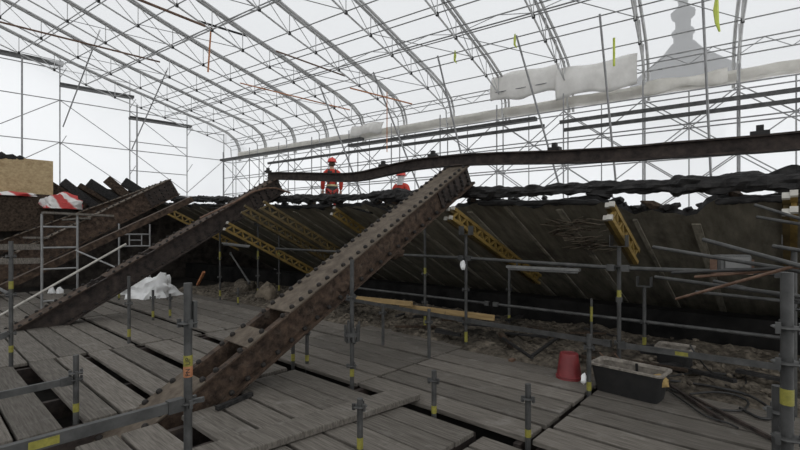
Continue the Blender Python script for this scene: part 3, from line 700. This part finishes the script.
ledger((x13-.03,y13+.03,1.345), (6.15,9.6,1.36), 'upper rail running far left from the prop by the yellow planks')
ledger((x13-.04,y13-.03,.39), (5.52,y20+.05,.42), 'lower flat rail behind the red bucket', m='galv', flat=True)
ledger((5.52,y20-.03,.42), (5.50,.0,.45), 'lower flat rail behind the black mortar tub with yellow stickers', m='galv', flat=True, stick=.42)
ledger((x13-.04,y13+.04,.39), (6.02,7.2,.40), 'lower flat rail under the yellow planks', m='galv', flat=True)
ledger((6.85,.0,.49), (6.85,3.9,.49), 'rear rail in the dark under the slope at right')
ledger((6.85,3.98,.49), (6.85,7.6,.49), 'rear rail in the dark under the slope behind the yellow planks')
ledger((x7-.03,y7,.69), (-.9,2.66,.72), 'near flat steel rail from the stickered post to the lower left corner', flat=True, stick=.33)
ledger((pst(76,418)[0]-.03,pst(76,418)[1],.36), (-.5,4.97,.34), 'short flat rail from the post at the wide gap to the left edge', flat=True)
ledger((pst(11,366)[0],pst(11,366)[1]+.03,.92), (.86,9.4,.95), 'rail at the far left edge running back from the tall post')
ledger((pst(11,366)[0]-.03,pst(11,366)[1],.42), (-.3,7.6,.05), 'slanted rail at the left edge beside the tall post foot')
ledger((5.94,10.5,.45), (6.5,12.6,1.15), 'slanted brace tube in the dark left of the brown boulder')
# coupler bundle on the post right of the girder
xb, yb = pst(352,385)
b = MB()
for k in range(9):
    th = k*.7; b.tube((xb+.075*math.cos(th), yb+.075*math.sin(th), .50), (xb+.08*math.cos(th), yb+.08*math.sin(th), .66+.03*(k%3)), .014, 6)
b.lathe((xb,yb,.55), [(.03,0),(.09,.01),(.09,.05),(.03,.06)], 10)
tag(b.build('coupler_bundle', M['galv']), 'bundle of grey couplers clamped on the post right of the largest girder', 'couplers')

# ------------------------------------------------------------------ yellow formwork beams
def hbeam(p0, p1, label, caps=True, m='yellow'):
    p0, p1 = Vector(p0), Vector(p1); d = (p1-p0).normalized(); sd = d.cross(Vector((0,0,1))).normalized(); up = sd.cross(d)
    t_ = thing('formwork_beam', p0, label, 'timber beam', 'yellow formwork beams')
    o = up*.085
    MB().bar(p0+o, p1+o, .054, .055, up).build('chord', M[m], t_)
    MB().bar(p0-o, p1-o, .054, .055, up).build('chord', M[m], t_)
    L = (p1-p0).length; n = int(L/.13)
    for k in range(n):
        q0 = p0+d*(.02+.13*k); q1 = p0+d*(.02+.13*(k+1)); sg = 1 if k % 2 else -1
        MB().bar(q0+o*sg, q1-o*sg, .04, .035, up).build('strut', M[m], t_)
    if caps:
        for s in (1,-1): MB().bar(p0+o*s-d*.022, p0+o*s+d*.012, .058, .06, up).build('end_cap', M['cap'], t_)
def zb(x, x0, z0): return z0-.5*(x-x0)
def beam_at(px, py, y, L, label, sl=.5, caps=True, m='yellow'):
    p0 = P(px, py, x=5.3) if px > 780 else P(px, py, y=y)
    p1 = p0+Vector((1,0,-sl)).normalized()*L
    hbeam(p0, p1, label, caps, m)
for (px, py, y, L, l) in (
  (611,211,1.52,1.25,'yellow formwork beam on the mortar tub prop, right one of the pair'),
  (607,212,1.605,1.25,'yellow formwork beam on the mortar tub prop, left one of the pair'),
  (794,202,-.05,1.2,'yellow formwork beam at the right edge, right one of the pair'),
  (786,204.5,.04,1.2,'yellow formwork beam at the right edge, left one of the pair'),
  (452,213,4.12,3.6,'yellow formwork beam by the head of the largest girder, right one of the pair'),
  (447,214,4.27,3.6,'yellow formwork beam by the head of the largest girder, left one of the pair'),
  (226,226,9.9,3.2,'long bright yellow formwork beam below the second girder, lowest of its group'),
  (243,209,9.35,3.0,'shaded yellow formwork beam below the second girder, middle of its group'),
  (262,205,8.7,3.0,'dark yellow formwork beam right of the second girder head'),
  (168,211,14.2,2.6,'yellow formwork beam seen between the second and third girders'),
  (333,211,8.15,2.4,'yellow formwork beam below the feet of the standing worker')):
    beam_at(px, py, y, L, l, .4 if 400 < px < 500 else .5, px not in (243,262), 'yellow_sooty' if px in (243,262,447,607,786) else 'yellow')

# ------------------------------------------------------------------ strip lamps, floodlight
def strip_lamp(p0, p1, label):
    p0, p1 = Vector(p0), Vector(p1); d = (p1-p0).normalized()
    t_ = thing('strip_lamp', p0.lerp(p1,.5), label, 'lamp', 'strip lamps on the rails')
    MB().bar(p0, p1, .06, .035).build('lamp_housing', M['lampbody'], t_)
    MB().tube(p0+Vector((0,0,-.035))+d*.03, p1+Vector((0,0,-.035))-d*.03, .018, 8).build('lamp_tube', M['glass'], t_, smooth=True)
    for k in (.15,.85):
        q = p0.lerp(p1,k); MB().bar(q, q+Vector((0,0,.09)), .02, .02).build('hanger', M['galv'], t_)
strip_lamp(P(507,266.5,x=5.68), P(580,270,x=5.66), 'grey strip lamp hung under the upper rail right of the yellow planks')
strip_lamp(P(222,243,y=10.4), P(250,246,y=9.9), 'grey strip lamp in front of the far props below the second girder')
q = P(732,263,t=3.7); ax = W(1,0,0); fw = W(.1,1,-.15).normalized(); up = Vector((0,0,1))
t_ = thing('floodlight', q-Vector((0,0,.1)), 'pale dusty floodlight lying among the tubes at right', 'lamp')
b = MB(); b.bar(q-ax*.14, q+ax*.14, .09, .14, up); b.build('lamp_housing', M['galv'], t_, bevel=.015)
MB().bar(q-ax*.09-fw*.048, q+ax*.12-fw*.048, .012, .09, up).build('lamp_glass', M['glass'], t_)
b = MB(); b.bar(q-ax*.16-up*.085, q+ax*.16-up*.085, .05, .02); b.bar(q-ax*.155-up*.085, q-ax*.155+up*.03, .05, .015,(1,0,0)); b.bar(q+ax*.155-up*.085, q+ax*.155+up*.03, .05, .015,(1,0,0)); b.build('bracket', M['copper'], t_)
# tubes sticking in from the right
for i, (a, c, r, m, l) in enumerate((
  (P(703,239.5,t=3.6), P(870,285,t=2.7), .017, 'galv', 'grey tube sticking in from the right edge, topmost above the floodlight'),
  (P(653,247,t=4.0), P(870,283,t=2.8), .016, 'galv', 'grey tube sticking in from the right, reaching farthest left above the floodlight'),
  (P(655,277,t=4.1), P(870,306,t=2.9), .016, 'galv', 'grey tube sticking in from the right below the floodlight, upper one'),
  (P(696,292,t=3.9), P(870,310,t=2.9), .014, 'galv', 'grey tube sticking in from the right below the floodlight, lowest one'),
  (P(714,281,t=3.9), P(870,316,t=2.8), .014, 'galv', 'grey tube sticking in from the right, lower right of the floodlight'),
  (P(695,277,t=3.7), P(870,262,t=2.8), .013, 'copper', 'rusty rod rising slightly to the right just under the floodlight'),
  (P(676,299,t=3.8), P(806,263,t=3.0), .012, 'copper', 'copper brown rod pointing down left below the floodlight'),
  (P(773,246,t=3.4), P(870,262,t=2.9), .015, 'galv', 'short grey tube at the right edge just above the thick post'),
  (P(755,205,t=3.9), P(870,240,t=3.2), .014, 'galv', 'grey tube at the right edge under the yellow beam ends, upper one'),
  (P(757,217,t=3.9), P(870,236,t=3.2), .014, 'galv', 'grey tube at the right edge under the yellow beam ends, lower one'),
  (P(672,273,t=3.9), P(790,268,t=3.1), .012, 'hose', 'black rod lying across the rail left of the floodlight'))):
    tag(MB().tube(a, c, r, 8).build('loose_tube', M[m], smooth=True), l, 'tube', 'loose tubes at the right')

# ------------------------------------------------------------------ things on the deck
def lab_mesh(b, name, m, label, cat, **k): return tag(b.build(name, m, **k), label, cat)
# red bucket, upside down
bq = P(569,378,z=0); t_ = thing('bucket', (bq.x,bq.y,0), 'red plastic bucket standing upside down by the rubble', 'bucket')
MB().lathe((bq.x,bq.y,0), [(.148,0),(.15,.012),(.14,.03),(.105,.285),(.098,.30),(.085,.302),(.08,.294)], 24).build('body', M['red'], t_, smooth=True)
MB().lathe((bq.x,bq.y,.028), [(.146,0),(.152,.006),(.146,.014)], 24).build('rim', M['red'], t_, smooth=True)
# mortar tub
def tub(p, yaw, L, Wd, H, label, fill, rim, tilt=0):
    t_ = thing('mortar_tub', p, label, 'mortar tub', 'mortar tubs')
    Rz = Matrix.Rotation(yaw,3,'Z') @ Matrix.Rotation(tilt,3,'Y'); p = Vector(p)
    def ring(l, w, z, r=.05):
        out = []
        for cx, cy, a0 in ((l/2-r,w/2-r,0),(-l/2+r,w/2-r,90),(-l/2+r,-w/2+r,180),(l/2-r,-w/2+r,270)):
            for k in range(4):
                a = math.radians(a0+30*k); out.append(p+Rz@Vector((cx+r*math.cos(a), cy+r*math.sin(a), z)))
        return out
    def loft(rings, cap0, cap1):
        b = MB(); n = len(rings[0]); vs = [v for r in rings for v in r]; fs = []
        for i in range(len(rings)-1):
            for k in range(n): fs.append((i*n+k,i*n+(k+1)%n,(i+1)*n+(k+1)%n,(i+1)*n+k))
        if cap0: fs.append(tuple(range(n-1,-1,-1)))
        if cap1: fs.append(tuple((len(rings)-1)*n+k for k in range(n)))
        return b.add(vs, fs)
    l2, w2 = L*.86, Wd*.82
    loft([ring(l2,w2,0), ring(L,Wd,H-.012)], True, False).build('body', M['tub'], t_, smooth=True)
    loft([ring(L+.03,Wd+.03,H-.02), ring(L+.03,Wd+.03,H), ring(L-.03,Wd-.03,H), ring(L-.05,Wd-.05,H-.03)], False, False).build('rim', M[rim], t_, smooth=True)
    loft([ring(L-.035,Wd-.035,H-.02), ring(l2+.01,w2+.01,fill), ring(l2-.1,w2-.1,fill-.015)], False, True).build('mortar_lining', M['mortar'], t_, smooth=True)
    return t_, Rz
c = P(627,396,z=0); tubp = Vector((c.x+.10,c.y-.0,.0)); yawt = math.atan2(*(P(659,402,z=0)-P(602,388,z=0)).yx)
tt, Rz = tub(tubp, yawt, .70, .36, .30, 'long black mortar tub with dried mortar inside, on the deck behind the cross seam', .05, 'mortar')
b = MB(); b.blob(tubp+Rz@Vector((.28,-.02,.20)), (.08,.10,.07), 3, .4); b.build('yellow_crumbs', M['sand'], tt)
b = MB(); b.bar(tubp+Rz@Vector((.02,-.165,.05)), tubp+Rz@Vector((.02,.165,.05)), .012, .01); 
o = MB().tube(tubp+Rz@Vector((.03,.15,.05)), tubp+Rz@Vector((.03,.12,.30)), .014, 8).build('trowel_handle', M['tub']); tag(o, 'dark tool handle standing inside the long black mortar tub', 'tool')
o = MB(); o.bar(tubp+Rz@Vector((-.30,.05,.09)), tubp+Rz@Vector((-.13,-.02,.24)), .16, .008); tag(o.build('steel_float', M['galv']), 'grey steel float leaning inside the left end of the mortar tub', 'tool')
for (dx, dy, l) in ((-.26,.16,'thin wire standing up behind the mortar tub, left one'),(-.12,.20,'thin wire standing up behind the mortar tub, right one')):
    a = tubp+Rz@Vector((dx,dy+.09,0)); tag(MB().path([a, a+Vector((.02,.03,.2)), a+Vector((-.02+dx*.3,.12,.34))], .007, 6).build('bent_wire', M['copper']), l, 'wire')
c2 = P(672,373,z=0); tub((c2.x+.18,c2.y,.0), yawt+.1, .38, .36, .30, 'second black mortar tub with a pale crusted rim, farther back by the rear prop', .16, 'mortar', 0)
# white tarpaulin heap
def heap(c, size, seed, m, name, label, cat, amp=.35, sub=4, flat=True):
    b = MB(); bm = bmesh.new(); bmesh.ops.create_icosphere(bm, subdivisions=sub, radius=1); vs = []
    for v in bm.verts:
        q = v.co; f = 1+amp*noise.noise(q*1.5+Vector((seed,0,0)))+amp*.7*abs(noise.noise(q*3.2+Vector((seed,4,0))))+amp*.3*noise.noise(q*7+Vector((seed,9,0)))
        p = Vector((q.x*size[0]*f, q.y*size[1]*f, max(-.02,q.z)*size[2]*f)); vs.append(Vector(c)+p)
    b.add(vs, [tuple(v.index for v in f.verts) for f in bm.faces]); bm.free()
    return tag(b.build(name, m, smooth=True), label, cat)
c = P(160,297,z=0); heap((c.x-.1,c.y+.35,0), (.55,.6,.6), 2.2, M['tarp'], 'tarpaulin', 'heap of crumpled white tarpaulin on the deck beyond the second girder', 'tarpaulin', .5)
c = P(133,295,z=0); heap((c.x+.0,c.y+.5,0), (.34,.4,.36), 5.1, M['tarp'], 'tarpaulin', 'smaller white tarpaulin bundle at left of the large white heap', 'tarpaulin', .5)
c = P(267,300,z=0); heap((c.x,c.y,-.02), (.24,.30,.42), 7, M['stone'], 'boulder', 'brown boulder shaped lump of masonry left of the largest girder', 'masonry lump', .3, 3)
c = P(235,292,z=0); heap((c.x+.3,c.y,-.02), (.35,.35,.36), 9, M['rubble'], 'plaster_lump', 'grey lump of fallen plaster left of the brown boulder', 'masonry lump', .4, 3)
c = P(185,287,z=0); 
tag(MB().bar((c.x+.4,c.y,.02), P(204,272,y=c.y-.6), .07, .07).build('orange_bar', M['strap']), 'orange red bar leaning on debris right of the white tarpaulin', 'bar')
# yellow planks
for (a, c, l) in (((350,297.5),(412,304),'yellow timber plank behind the coupler post, left of two'), ((400,306),(494,318),'yellow timber plank between the tall posts, right of two')):
    p0 = P(*a, x=6.0); p1 = P(*c, x=5.9); p0.z = max(p0.z,.40)
    tag(MB().bar(p0, p1, .045, .085).build('timber_plank', M['timber'], bevel=.004), l, 'plank')
# rubble strip
b = MB(); ny, nx = 150, 26; vs = []; fs = []
for i in range(ny+1):
    y = -2.5+17.0*i/ny
    for j in range(nx+1):
        x = 5.52+2.9*j/nx; 
        h = .02+.10*max(0,noise.noise(Vector((x*1.3,y*.9,0)))+.3)+.07*noise.noise(Vector((x*6,y*6,2)))+.05*noise.noise(Vector((x*14,y*14,4)))
        k = min(1,j/3)*min(1,(nx-j)/3+.4); vs.append(Vector((x+.05*noise.noise(Vector((y*3,j,0))),y,(-.05+h*1.0*k+.04*k))))
for i in range(ny):
    for j in range(nx): fs.append((i*(nx+1)+j,i*(nx+1)+j+1,(i+1)*(nx+1)+j+1,(i+1)*(nx+1)+j))
b.add(vs, fs)
def rub_z(x, y): return .02+.10*max(0,noise.noise(Vector((x*1.3,y*.9,0)))+.3)
for i in range(900):
    x = 5.7+2.4*RND.random()**1.2; y = RND.uniform(-1.5,13); s = RND.uniform(.012,.05)
    b.blob((x,y,rub_z(x,y)+.03), (s,s*RND.uniform(.7,1.4),s*.7), i*.37, .4, 1)
o = b.build('rubble', M['rubble']); tag(o, 'strip of brown plaster rubble and grit between deck and sloping ceiling', 'rubble', kind='stuff')
for i in range(34):
    x = RND.uniform(5.7,7.6); y = RND.uniform(-.6,9.5); L = RND.uniform(.25,.8); an = RND.uniform(0,3.14)
    d = Vector((math.cos(an),math.sin(an),RND.uniform(-.08,.12)))*L/2; z = rub_z(x,y)+.07
    tag(MB().bar(Vector((x,y,z))-d, Vector((x,y,z))+d, RND.uniform(.03,.09), RND.uniform(.02,.05)).build('timber_offcut', M['char'] if i % 3 else M['charbrown']), 'dark timber offcut lying in the rubble strip behind the deck', 'offcut', 'timber offcuts in the rubble')
# V of thin laths in the rubble
for (a, c, l) in (((503,338),(532,358),'dark lath in the rubble forming the left arm of a V'), ((532,356),(560,336),'dark lath in the rubble forming the right arm of a V')):
    p0 = P(*a,z=.14); p1 = P(*c,z=.12); tag(MB().bar(p0,p1,.04,.03).build('lath', M['char']), l, 'lath')
tag(MB().box(P(512,360,z=.02), (.09,.06,.03)).build('brick_chip', M['copper']), 'small red brick chip on a board left of the red bucket', 'chip')
# hoses
def hose(pts, r, label, m='hose', name='hose'):
    q = [P(px,py,z=.02+h) for (px,py,h) in pts]; out = []
    for i in range(len(q)-1):
        p0 = q[max(i-1,0)]; p1 = q[i]; p2 = q[i+1]; p3 = q[min(i+2,len(q)-1)]
        for k in range(8):
            t = k/8; out.append(.5*((2*p1)+(p2-p0)*t+(2*p0-5*p1+4*p2-p3)*t*t+(3*p1-p0-3*p2+p3)*t**3))
    out.append(q[-1]); tag(MB().path(out, r, 8).build(name, M[m], smooth=True), label, 'hose', 'hoses on the right of the deck')
hose([(665,380,.02),(690,383,.02),(720,388,.05),(750,396,.04),(772,410,.02),(775,417,.0),(760,418,.0),(740,408,.0)], .014, 'thick black hose curving from the tub towards the thick right post')
hose([(664,386,.0),(690,398,.0),(705,407,.0),(722,410,.0),(742,410,.0),(748,402,.0),(735,395,.02),(715,392,.02),(690,394,0)], .011, 'black hose lying in a loop in front of the second tub')
hose([(664,377,.1),(685,374,.06),(705,372,.03),(725,374,.03),(745,378,.0),(742,388,0),(725,385,0)], .010, 'thin black hose in a flat loop beside the second tub')
hose([(690,345,.4),(700,360,.25),(712,372,.06),(735,376,.02),(760,377,.0)], .010, 'thin black hose running from the rail down behind the loop')
hose([(665,388,0),(688,404,0),(706,416,0),(728,423,0),(738,428,0)], .009, 'thin black cable along the edge of the last board')
for (a, c, l) in (((668,384),(722,420),'black bar lying among the hoses, left one'),((690,396),(775,440),'black bar lying among the hoses, reaching the right post')):
    tag(MB().bar(P(*a,z=.03),P(*c,z=.03),.03,.03).build('steel_bar', M['rust_dark']), l, 'bar')
# rags
for (px,py,t,s,l) in ((463,265,6.75,.05,'small white rag hanging on the prop right of the yellow planks'),):
    q = P(px,py,t=t); b = MB(); b.blob(q, (s,s*.8,s*1.6), 2, .4); tag(b.build('rag', M['tarp'], smooth=True), l, 'rag')

# ------------------------------------------------------------------ left: plywood, sheet bundles, charred board ends, ladder frames
pa = P(-30,153,y=20.9); pb = P(53,157,y=20.9); z0 = P(20,190,y=20.9).z
t_ = thing('plywood_panel', ((pa.x+pb.x)/2,20.9,3.05), 'yellowish plywood panel with a burnt top edge on the left wall', 'panel')
MB().box(((pa.x+pb.x)/2,20.9,(z0-.12+pa.z)/2), (pb.x-pa.x,.04,pa.z-z0+.12)).build('board', M['ply'], t_)
b = MB()
for i in range(14):
    x = pa.x+(pb.x-pa.x)*.62*i/14; b.blob((x,20.9,pa.z+.0), (.16,.05,.05+.05*((i*7)%3)), i, .5, 1)
b.build('burnt_edge', M['char'], t_)
c = P(62,201,y=20.3); b = MB()
c = P(62,202,y=20.3); heap((c.x,c.y,c.z-.25), (.62,.4,.5), 3.3, M['stripes'], 'sheet_bundle', 'crumpled red and white striped sheet lying above the farthest girder', 'sheet', .5, 4)
c = P(16,196,y=20.4); heap((c.x,c.y,c.z), (.68,.3,.13), 6.1, M['stripes'], 'sheet_bundle', 'flat red and white sheet lying below the plywood panel', 'sheet', .4, 3)
for i, (px, py, w, h) in enumerate(((62,180,.55,.55),(80,181,.45,.5),(98,182,.30,.4),(106,180,.55,.55),(122,178,.5,.5),(140,178,.55,.5))):
    c = P(px,py+14,y=21.07); an = .62+.1*math.sin(i*2)
    d = Vector((math.cos(an),0,-math.sin(an))); p0 = c-d*.75; p1 = c+d*.9
    tag(MB().bar(p0, p1, .12, w*.72).build('charred_board_end', M['char'] if i % 2 else M['charbrown'], bevel=.02),
        f'charred timber end sticking up behind the farthest girder, {ORD[i]} to the right of the plywood', 'timber end', 'charred timber ends on the left wall')
b = MB(); b.bar(P(-20,213,y=20.6), P(52,213,y=20.6), .7, 1.3); tag(b.build('timber_beam', M['charbrown'], bevel=.02), 'thick scorched timber beam under the plywood panel', 'beam')
def frame(xa, xb, y, zt, rails, label, rungs=(), zb=-.25):
    t_ = thing('access_scaffold', ((xa+xb)/2,y,zb), label, 'scaffold', 'access scaffolds by the second girder')
    for x in (xa,xb): MB().tube((x,y,zb),(x,y,zt),.024,8).build('upright', M['galv_lit'], t_, smooth=True)
    for z in rails: MB().tube((xa,y,z),(xb,y,z),.02,8).build('rail', M['galv_lit'], t_, smooth=True)
    for (x0,x1,z0,z1) in rungs:
        for x in (x0,x1): MB().tube((x,y,z0),(x,y,z1),.017,8).build('inner_upright', M['galv_lit'], t_)
        MB().tube((x0,y,(z0+z1)/2),(x1,y,(z0+z1)/2),.016,8).build('rung', M['galv_lit'], t_)
frame(1.98, 2.62, 12.2, 2.16, (.25,.95,1.42,1.88), 'grey scaffold frame with three rails standing behind the second girder, left one')
frame(4.02, 4.82, 14.2, 2.02, (.6,1.38,1.72), 'grey ladder frame with inner rungs standing behind the second girder, right one', ((4.28,4.60,1.38,1.72),))
tag(MB().tube((2.58,12.15,1.35), (3.25,11.2,.9), .02, 8).build('diagonal_tube', M['galv_lit'], smooth=True), 'short slanting brace tube right of the left scaffold frame', 'tube')
tag(MB().tube((.95,11.3,-.0), P(126,244,y=11.6), .024, 8).build('handrail', M['cap'], smooth=True), 'bright white handrail tube rising along the second girder', 'handrail')
for (x0, x1, z, l) in ((2.0,3.3,2.19,'pale plank end on top of the left scaffold frame'),(.2,2.0,1.47,'pale toe board left of the left scaffold frame, upper one'),(.2,2.0,1.17,'pale toe board left of the left scaffold frame, lower one')):
    tag(MB().bar((x0,12.24,z),(x1+.02,12.24,z-.03),.05 if z < 2 else .28,.12 if z < 2 else .045).build('plank', M['board']), l, 'plank')
# lighter rafters between the left girders
for (y, x0, z0, x1, z1, l) in ((17.9,.0,-.2,6.3,3.4,'thin rusty rafter bar between the third and the farthest girder'),(13.2,.3,-.1,5.6,2.75,'thin rusty rafter bar between the second and third girders')):
    o = MB().bar((x0,y,z0),(x1,y,z1),.22,.16).build('rafter_bar', M['rust']); tag(o, l, 'rafter')
for (x, z, l) in ((2.6,1.62,'short pale board laid across the left girders, lower one'),(3.6,2.2,'short pale board laid across the left girders, upper one')):
    tag(MB().bar((x,15.9,z),(x,18.0,z),.3,.05).build('cross_board', M['board']), l, 'board')
for (px,l) in ((52,'scrap of white plastic under the second girder, left one'),(60,'scrap of white plastic under the second girder, right one')):
    q = P(px,293,z=0); heap((q.x,q.y,0), (.09,.09,.16), px, M['tarp'], 'plastic_scrap', l, 'scrap', .5, 2)

# ------------------------------------------------------------------ workers
def skin(name, J, E, m, parent, base, yaw, root, sub=2):
    names = list(J); me = bpy.data.meshes.new(name)
    me.from_pydata([J[k][0] for k in names], [(names.index(a), names.index(c)) for a, c in E], [])
    o = bpy.data.objects.new(name, me); C.objects.link(o)
    sm = o.modifiers.new('s','SKIN'); sm.use_smooth_shade = True
    o.modifiers.new('d','SUBSURF').levels = sub
    for i, k in enumerate(names):
        r = J[k][1]; r = (r,r) if not isinstance(r, tuple) else r
        me.skin_vertices[0].data[i].radius = r; me.skin_vertices[0].data[i].use_root = (k == root)
    bpy.context.view_layer.update()
    me2 = bpy.data.meshes.new_from_object(o.evaluated_get(bpy.context.evaluated_depsgraph_get()))
    me2.materials.clear(); me2.materials.append(m)
    bpy.data.objects.remove(o); me2.shade_smooth()
    ob = bpy.data.objects.new(name, me2); C.objects.link(ob); put(ob, base, parent); return ob
def worker(base, yaw, label, hairm, neckcover=False, vest=False, s=1.0, turn=0):
    base = Vector(base); t_ = thing('person', base, label, 'person'); t_.rotation_euler = (0,0,yaw); t_.scale = (s,s,s)
    V = lambda x,y,z: (x,y,z)
    J = {'pel':(V(0,0,.94),(.13,.10)),'wai':(V(0,0,1.08),(.125,.09)),'che':(V(0,.01,1.28),(.15,.10)),'col':(V(0,0,1.42),(.09,.075)),'nec':(V(0,.01,1.49),.052),
         'jaw':(V(0,.03,1.56),(.062,.075)),'hea':(V(0,.025,1.65),(.075,.092)),'top':(V(0,.02,1.71),(.055,.07))}
    E = [('pel','wai'),('wai','che'),('che','col'),('col','nec'),('nec','jaw'),('jaw','hea'),('hea','top')]
    for sd, n in ((-1,'l'),(1,'r')):
        J.update({'sh'+n:(V(sd*.185,0,1.39),.058),'el'+n:(V(sd*.255,-.03,1.12),.044),'wr'+n:(V(sd*.25,.05,.90),.030),
                  'hi'+n:(V(sd*.09,0,.86),.085),'kn'+n:(V(sd*.105,.02,.48),.056),'an'+n:(V(sd*.11,-.02,.09),.042),'to'+n:(V(sd*.125,.13,.045),(.045,.035))})
        E += [('col','sh'+n),('sh'+n,'el'+n),('el'+n,'wr'+n),('pel','hi'+n),('hi'+n,'kn'+n),('kn'+n,'an'+n),('an'+n,'to'+n)]
    skin('body', J, E, M['skin'], t_, base, yaw, 'pel')
    grow = lambda ks, g: {k:(J[k][0], tuple(q+g for q in (J[k][1] if isinstance(J[k][1],tuple) else (J[k][1],)*2))) for k in ks}
    up = ['pel','wai','che','col','shl','ell','wrl','shr','elr','wrr']; JJ = grow(up, .022); JJ['neck'] = (V(0,0,1.475),(.062,.062)); 
    skin('jacket', JJ, [e for e in E if e[0] in up and e[1] in up]+[('col','neck')], M['jacket'], t_, base, yaw, 'pel')
    lo = ['pel','hil','knl','anl','hir','knr','anr']; skin('trousers', grow(lo,.02), [e for e in E if e[0] in lo and e[1] in lo], M['trouser'], t_, base, yaw, 'pel')
    def part(b, name, m, smooth=True, loc=None):
        o = b.build(name, m, smooth=smooth, origin=(0,0,0)); put(o, base, t_); o.location = (0,0,0); return o
    for sd, n in ((-1,'l'),(1,'r')):
        b = MB(); x = sd*.125; b.path([(x*.9,-.07,.05),(x,.02,.055),(x*1.05,.15,.045),(x*1.05,.2,.035)], [.04,.055,.05,.03], 10); b.path([(x*.92,-.03,.05),(x*.9,-.02,.2)], [.055,.055], 10); part(b, 'boot', M['dark'])
        b = MB(); wx = sd*.25; b.path([(wx,.05,.90),(wx,.065,.86),(wx,.075,.80)], [.026,.036,.032], 8)
        for k, (fy, L, a) in enumerate(((.045,.075,.1),(.065,.085,.18),(.083,.08,.22),(.10,.06,.25))):
            b.path([(wx,fy+.0,.81),(wx-sd*.008,fy+.008,.81-L*.55),(wx-sd*.028,fy+.012,.81-L)], [.011,.0095,.007], 6)
        b.path([(wx-sd*.01,.09,.855),(wx-sd*.02,.125,.83),(wx-sd*.025,.135,.795)], [.014,.012,.009], 6); part(b, 'hand', M['skin'])
        b = MB(); b.blob((sd*.078,.02,1.635), (.012,.026,.036), 1, .1, 2); part(b, 'ear', M['skin'])
        b = MB(); b.blob((sd*.032,.108,1.645), (.012,.008,.009), 1, 0, 2); part(b, 'eye', M['ink'])
    b = MB(); b.path([(0,.105,1.66),(0,.128,1.62),(0,.108,1.605)], [.008,.017,.010], 8); part(b, 'nose', M['skin'])
    b = MB(); b.path([(-.025,.098,1.575),(0,.106,1.573),(.025,.098,1.575)], .006, 6); part(b, 'mouth', M['trouser'])
    b = MB(); b.blob((0,-.005,1.635), (.085,.09,.085), 2, .08, 3, None); part(b, 'hair', hairm)
    b = MB(); prof = [(.145,1.678),(.15,1.684),(.118,1.692),(.122,1.71),(.112,1.755),(.085,1.79),(.045,1.808),(.012,1.812)]
    b.lathe((0,.02,0), prof, 24)
    for v in b.v: v.y = .02+(v.y-.02)*1.14
    b.bar((0,-.09,1.80),(0,.12,1.80), .03, .03); part(b, 'helmet', M['helmet'])
    if neckcover:
        b = MB(); b.path([(0,-.02,1.43),(0,-.025,1.50),(0,-.02,1.58),(0,-.01,1.64)], [.12,.085,.09,.09], 14); part(b, 'neck_cover', M['hair'])
    b = MB(); b.lathe((0,0,0), [(.158,1.00),(.16,1.005),(.16,1.045),(.158,1.05)], 20)
    for v in b.v: v.y *= .82
    part(b, 'reflective_band', M['silver'])
    if vest:
        b = MB(); b.lathe((0,0,0), [(.172,.80),(.174,.83),(.168,.97),(.160,.995)], 20)
        for v in b.v: v.y *= .82
        part(b, 'tool_belt', M['dark'])
        b = MB(); 
        for sx in (-1,1): b.path([(sx*.10,-.13,1.05),(sx*.10,-.142,1.25),(sx*.095,-.125,1.40),(sx*.09,-.04,1.475),(sx*.10,.08,1.42),(sx*.1,.14,1.25)], .022, 6)
        b.box((-.075,-.135,1.34), (.13,.03,.16)); part(b, 'harness', M['dark'])
    return t_
w1 = P(332,212,t=12.2); z1 = roof_z(w1.x,w1.y)+.10
worker((w1.x,w1.y,z1), -math.atan2(w1.x,w1.y)+.1, 'person in orange red workwear, harness and red helmet standing behind the ridge beam', M['brownhair'], False, True, s=(CAMZ+(235-157.5)/440*12.2-z1)/1.812)
w2 = P(401,212,t=11.6); z2 = roof_z(w2.x,w2.y)+.10
worker((w2.x,w2.y,z2), -math.atan2(w2.x,w2.y)-.5, 'person in orange jacket and red helmet with pale neck cover, only head and shoulders showing', M['hair'], True, False, s=(CAMZ+(235-171)/440*11.6-z2)/1.812)

# ------------------------------------------------------------------ camera, sky
cam = bpy.data.cameras.new('camera'); cam.lens = 36*440/800; cam.sensor_width = 36; cam.sensor_fit = 'HORIZONTAL'; cam.shift_y = 10/800
cam.clip_start = .05; cam.clip_end = 300
co = bpy.data.objects.new('camera', cam); C.objects.link(co); co.location = (0,0,CAMZ)
f = W(0,1,0); co.rotation_euler = f.to_track_quat('-Z','Y').to_euler()
bpy.context.scene.camera = co
w = bpy.data.worlds.new('overcast_sky'); bpy.context.scene.world = w; w.use_nodes = True
bg = w.node_tree.nodes['Background']; bg.inputs[0].default_value = (.97,.985,1.0,1); bg.inputs[1].default_value = 1.1
vs_ = bpy.context.scene.view_settings; vs_.view_transform = 'Standard'; vs_.look = 'None'; vs_.gamma = 1; vs_.use_curve_mapping = False; vs_.exposure = 0.0
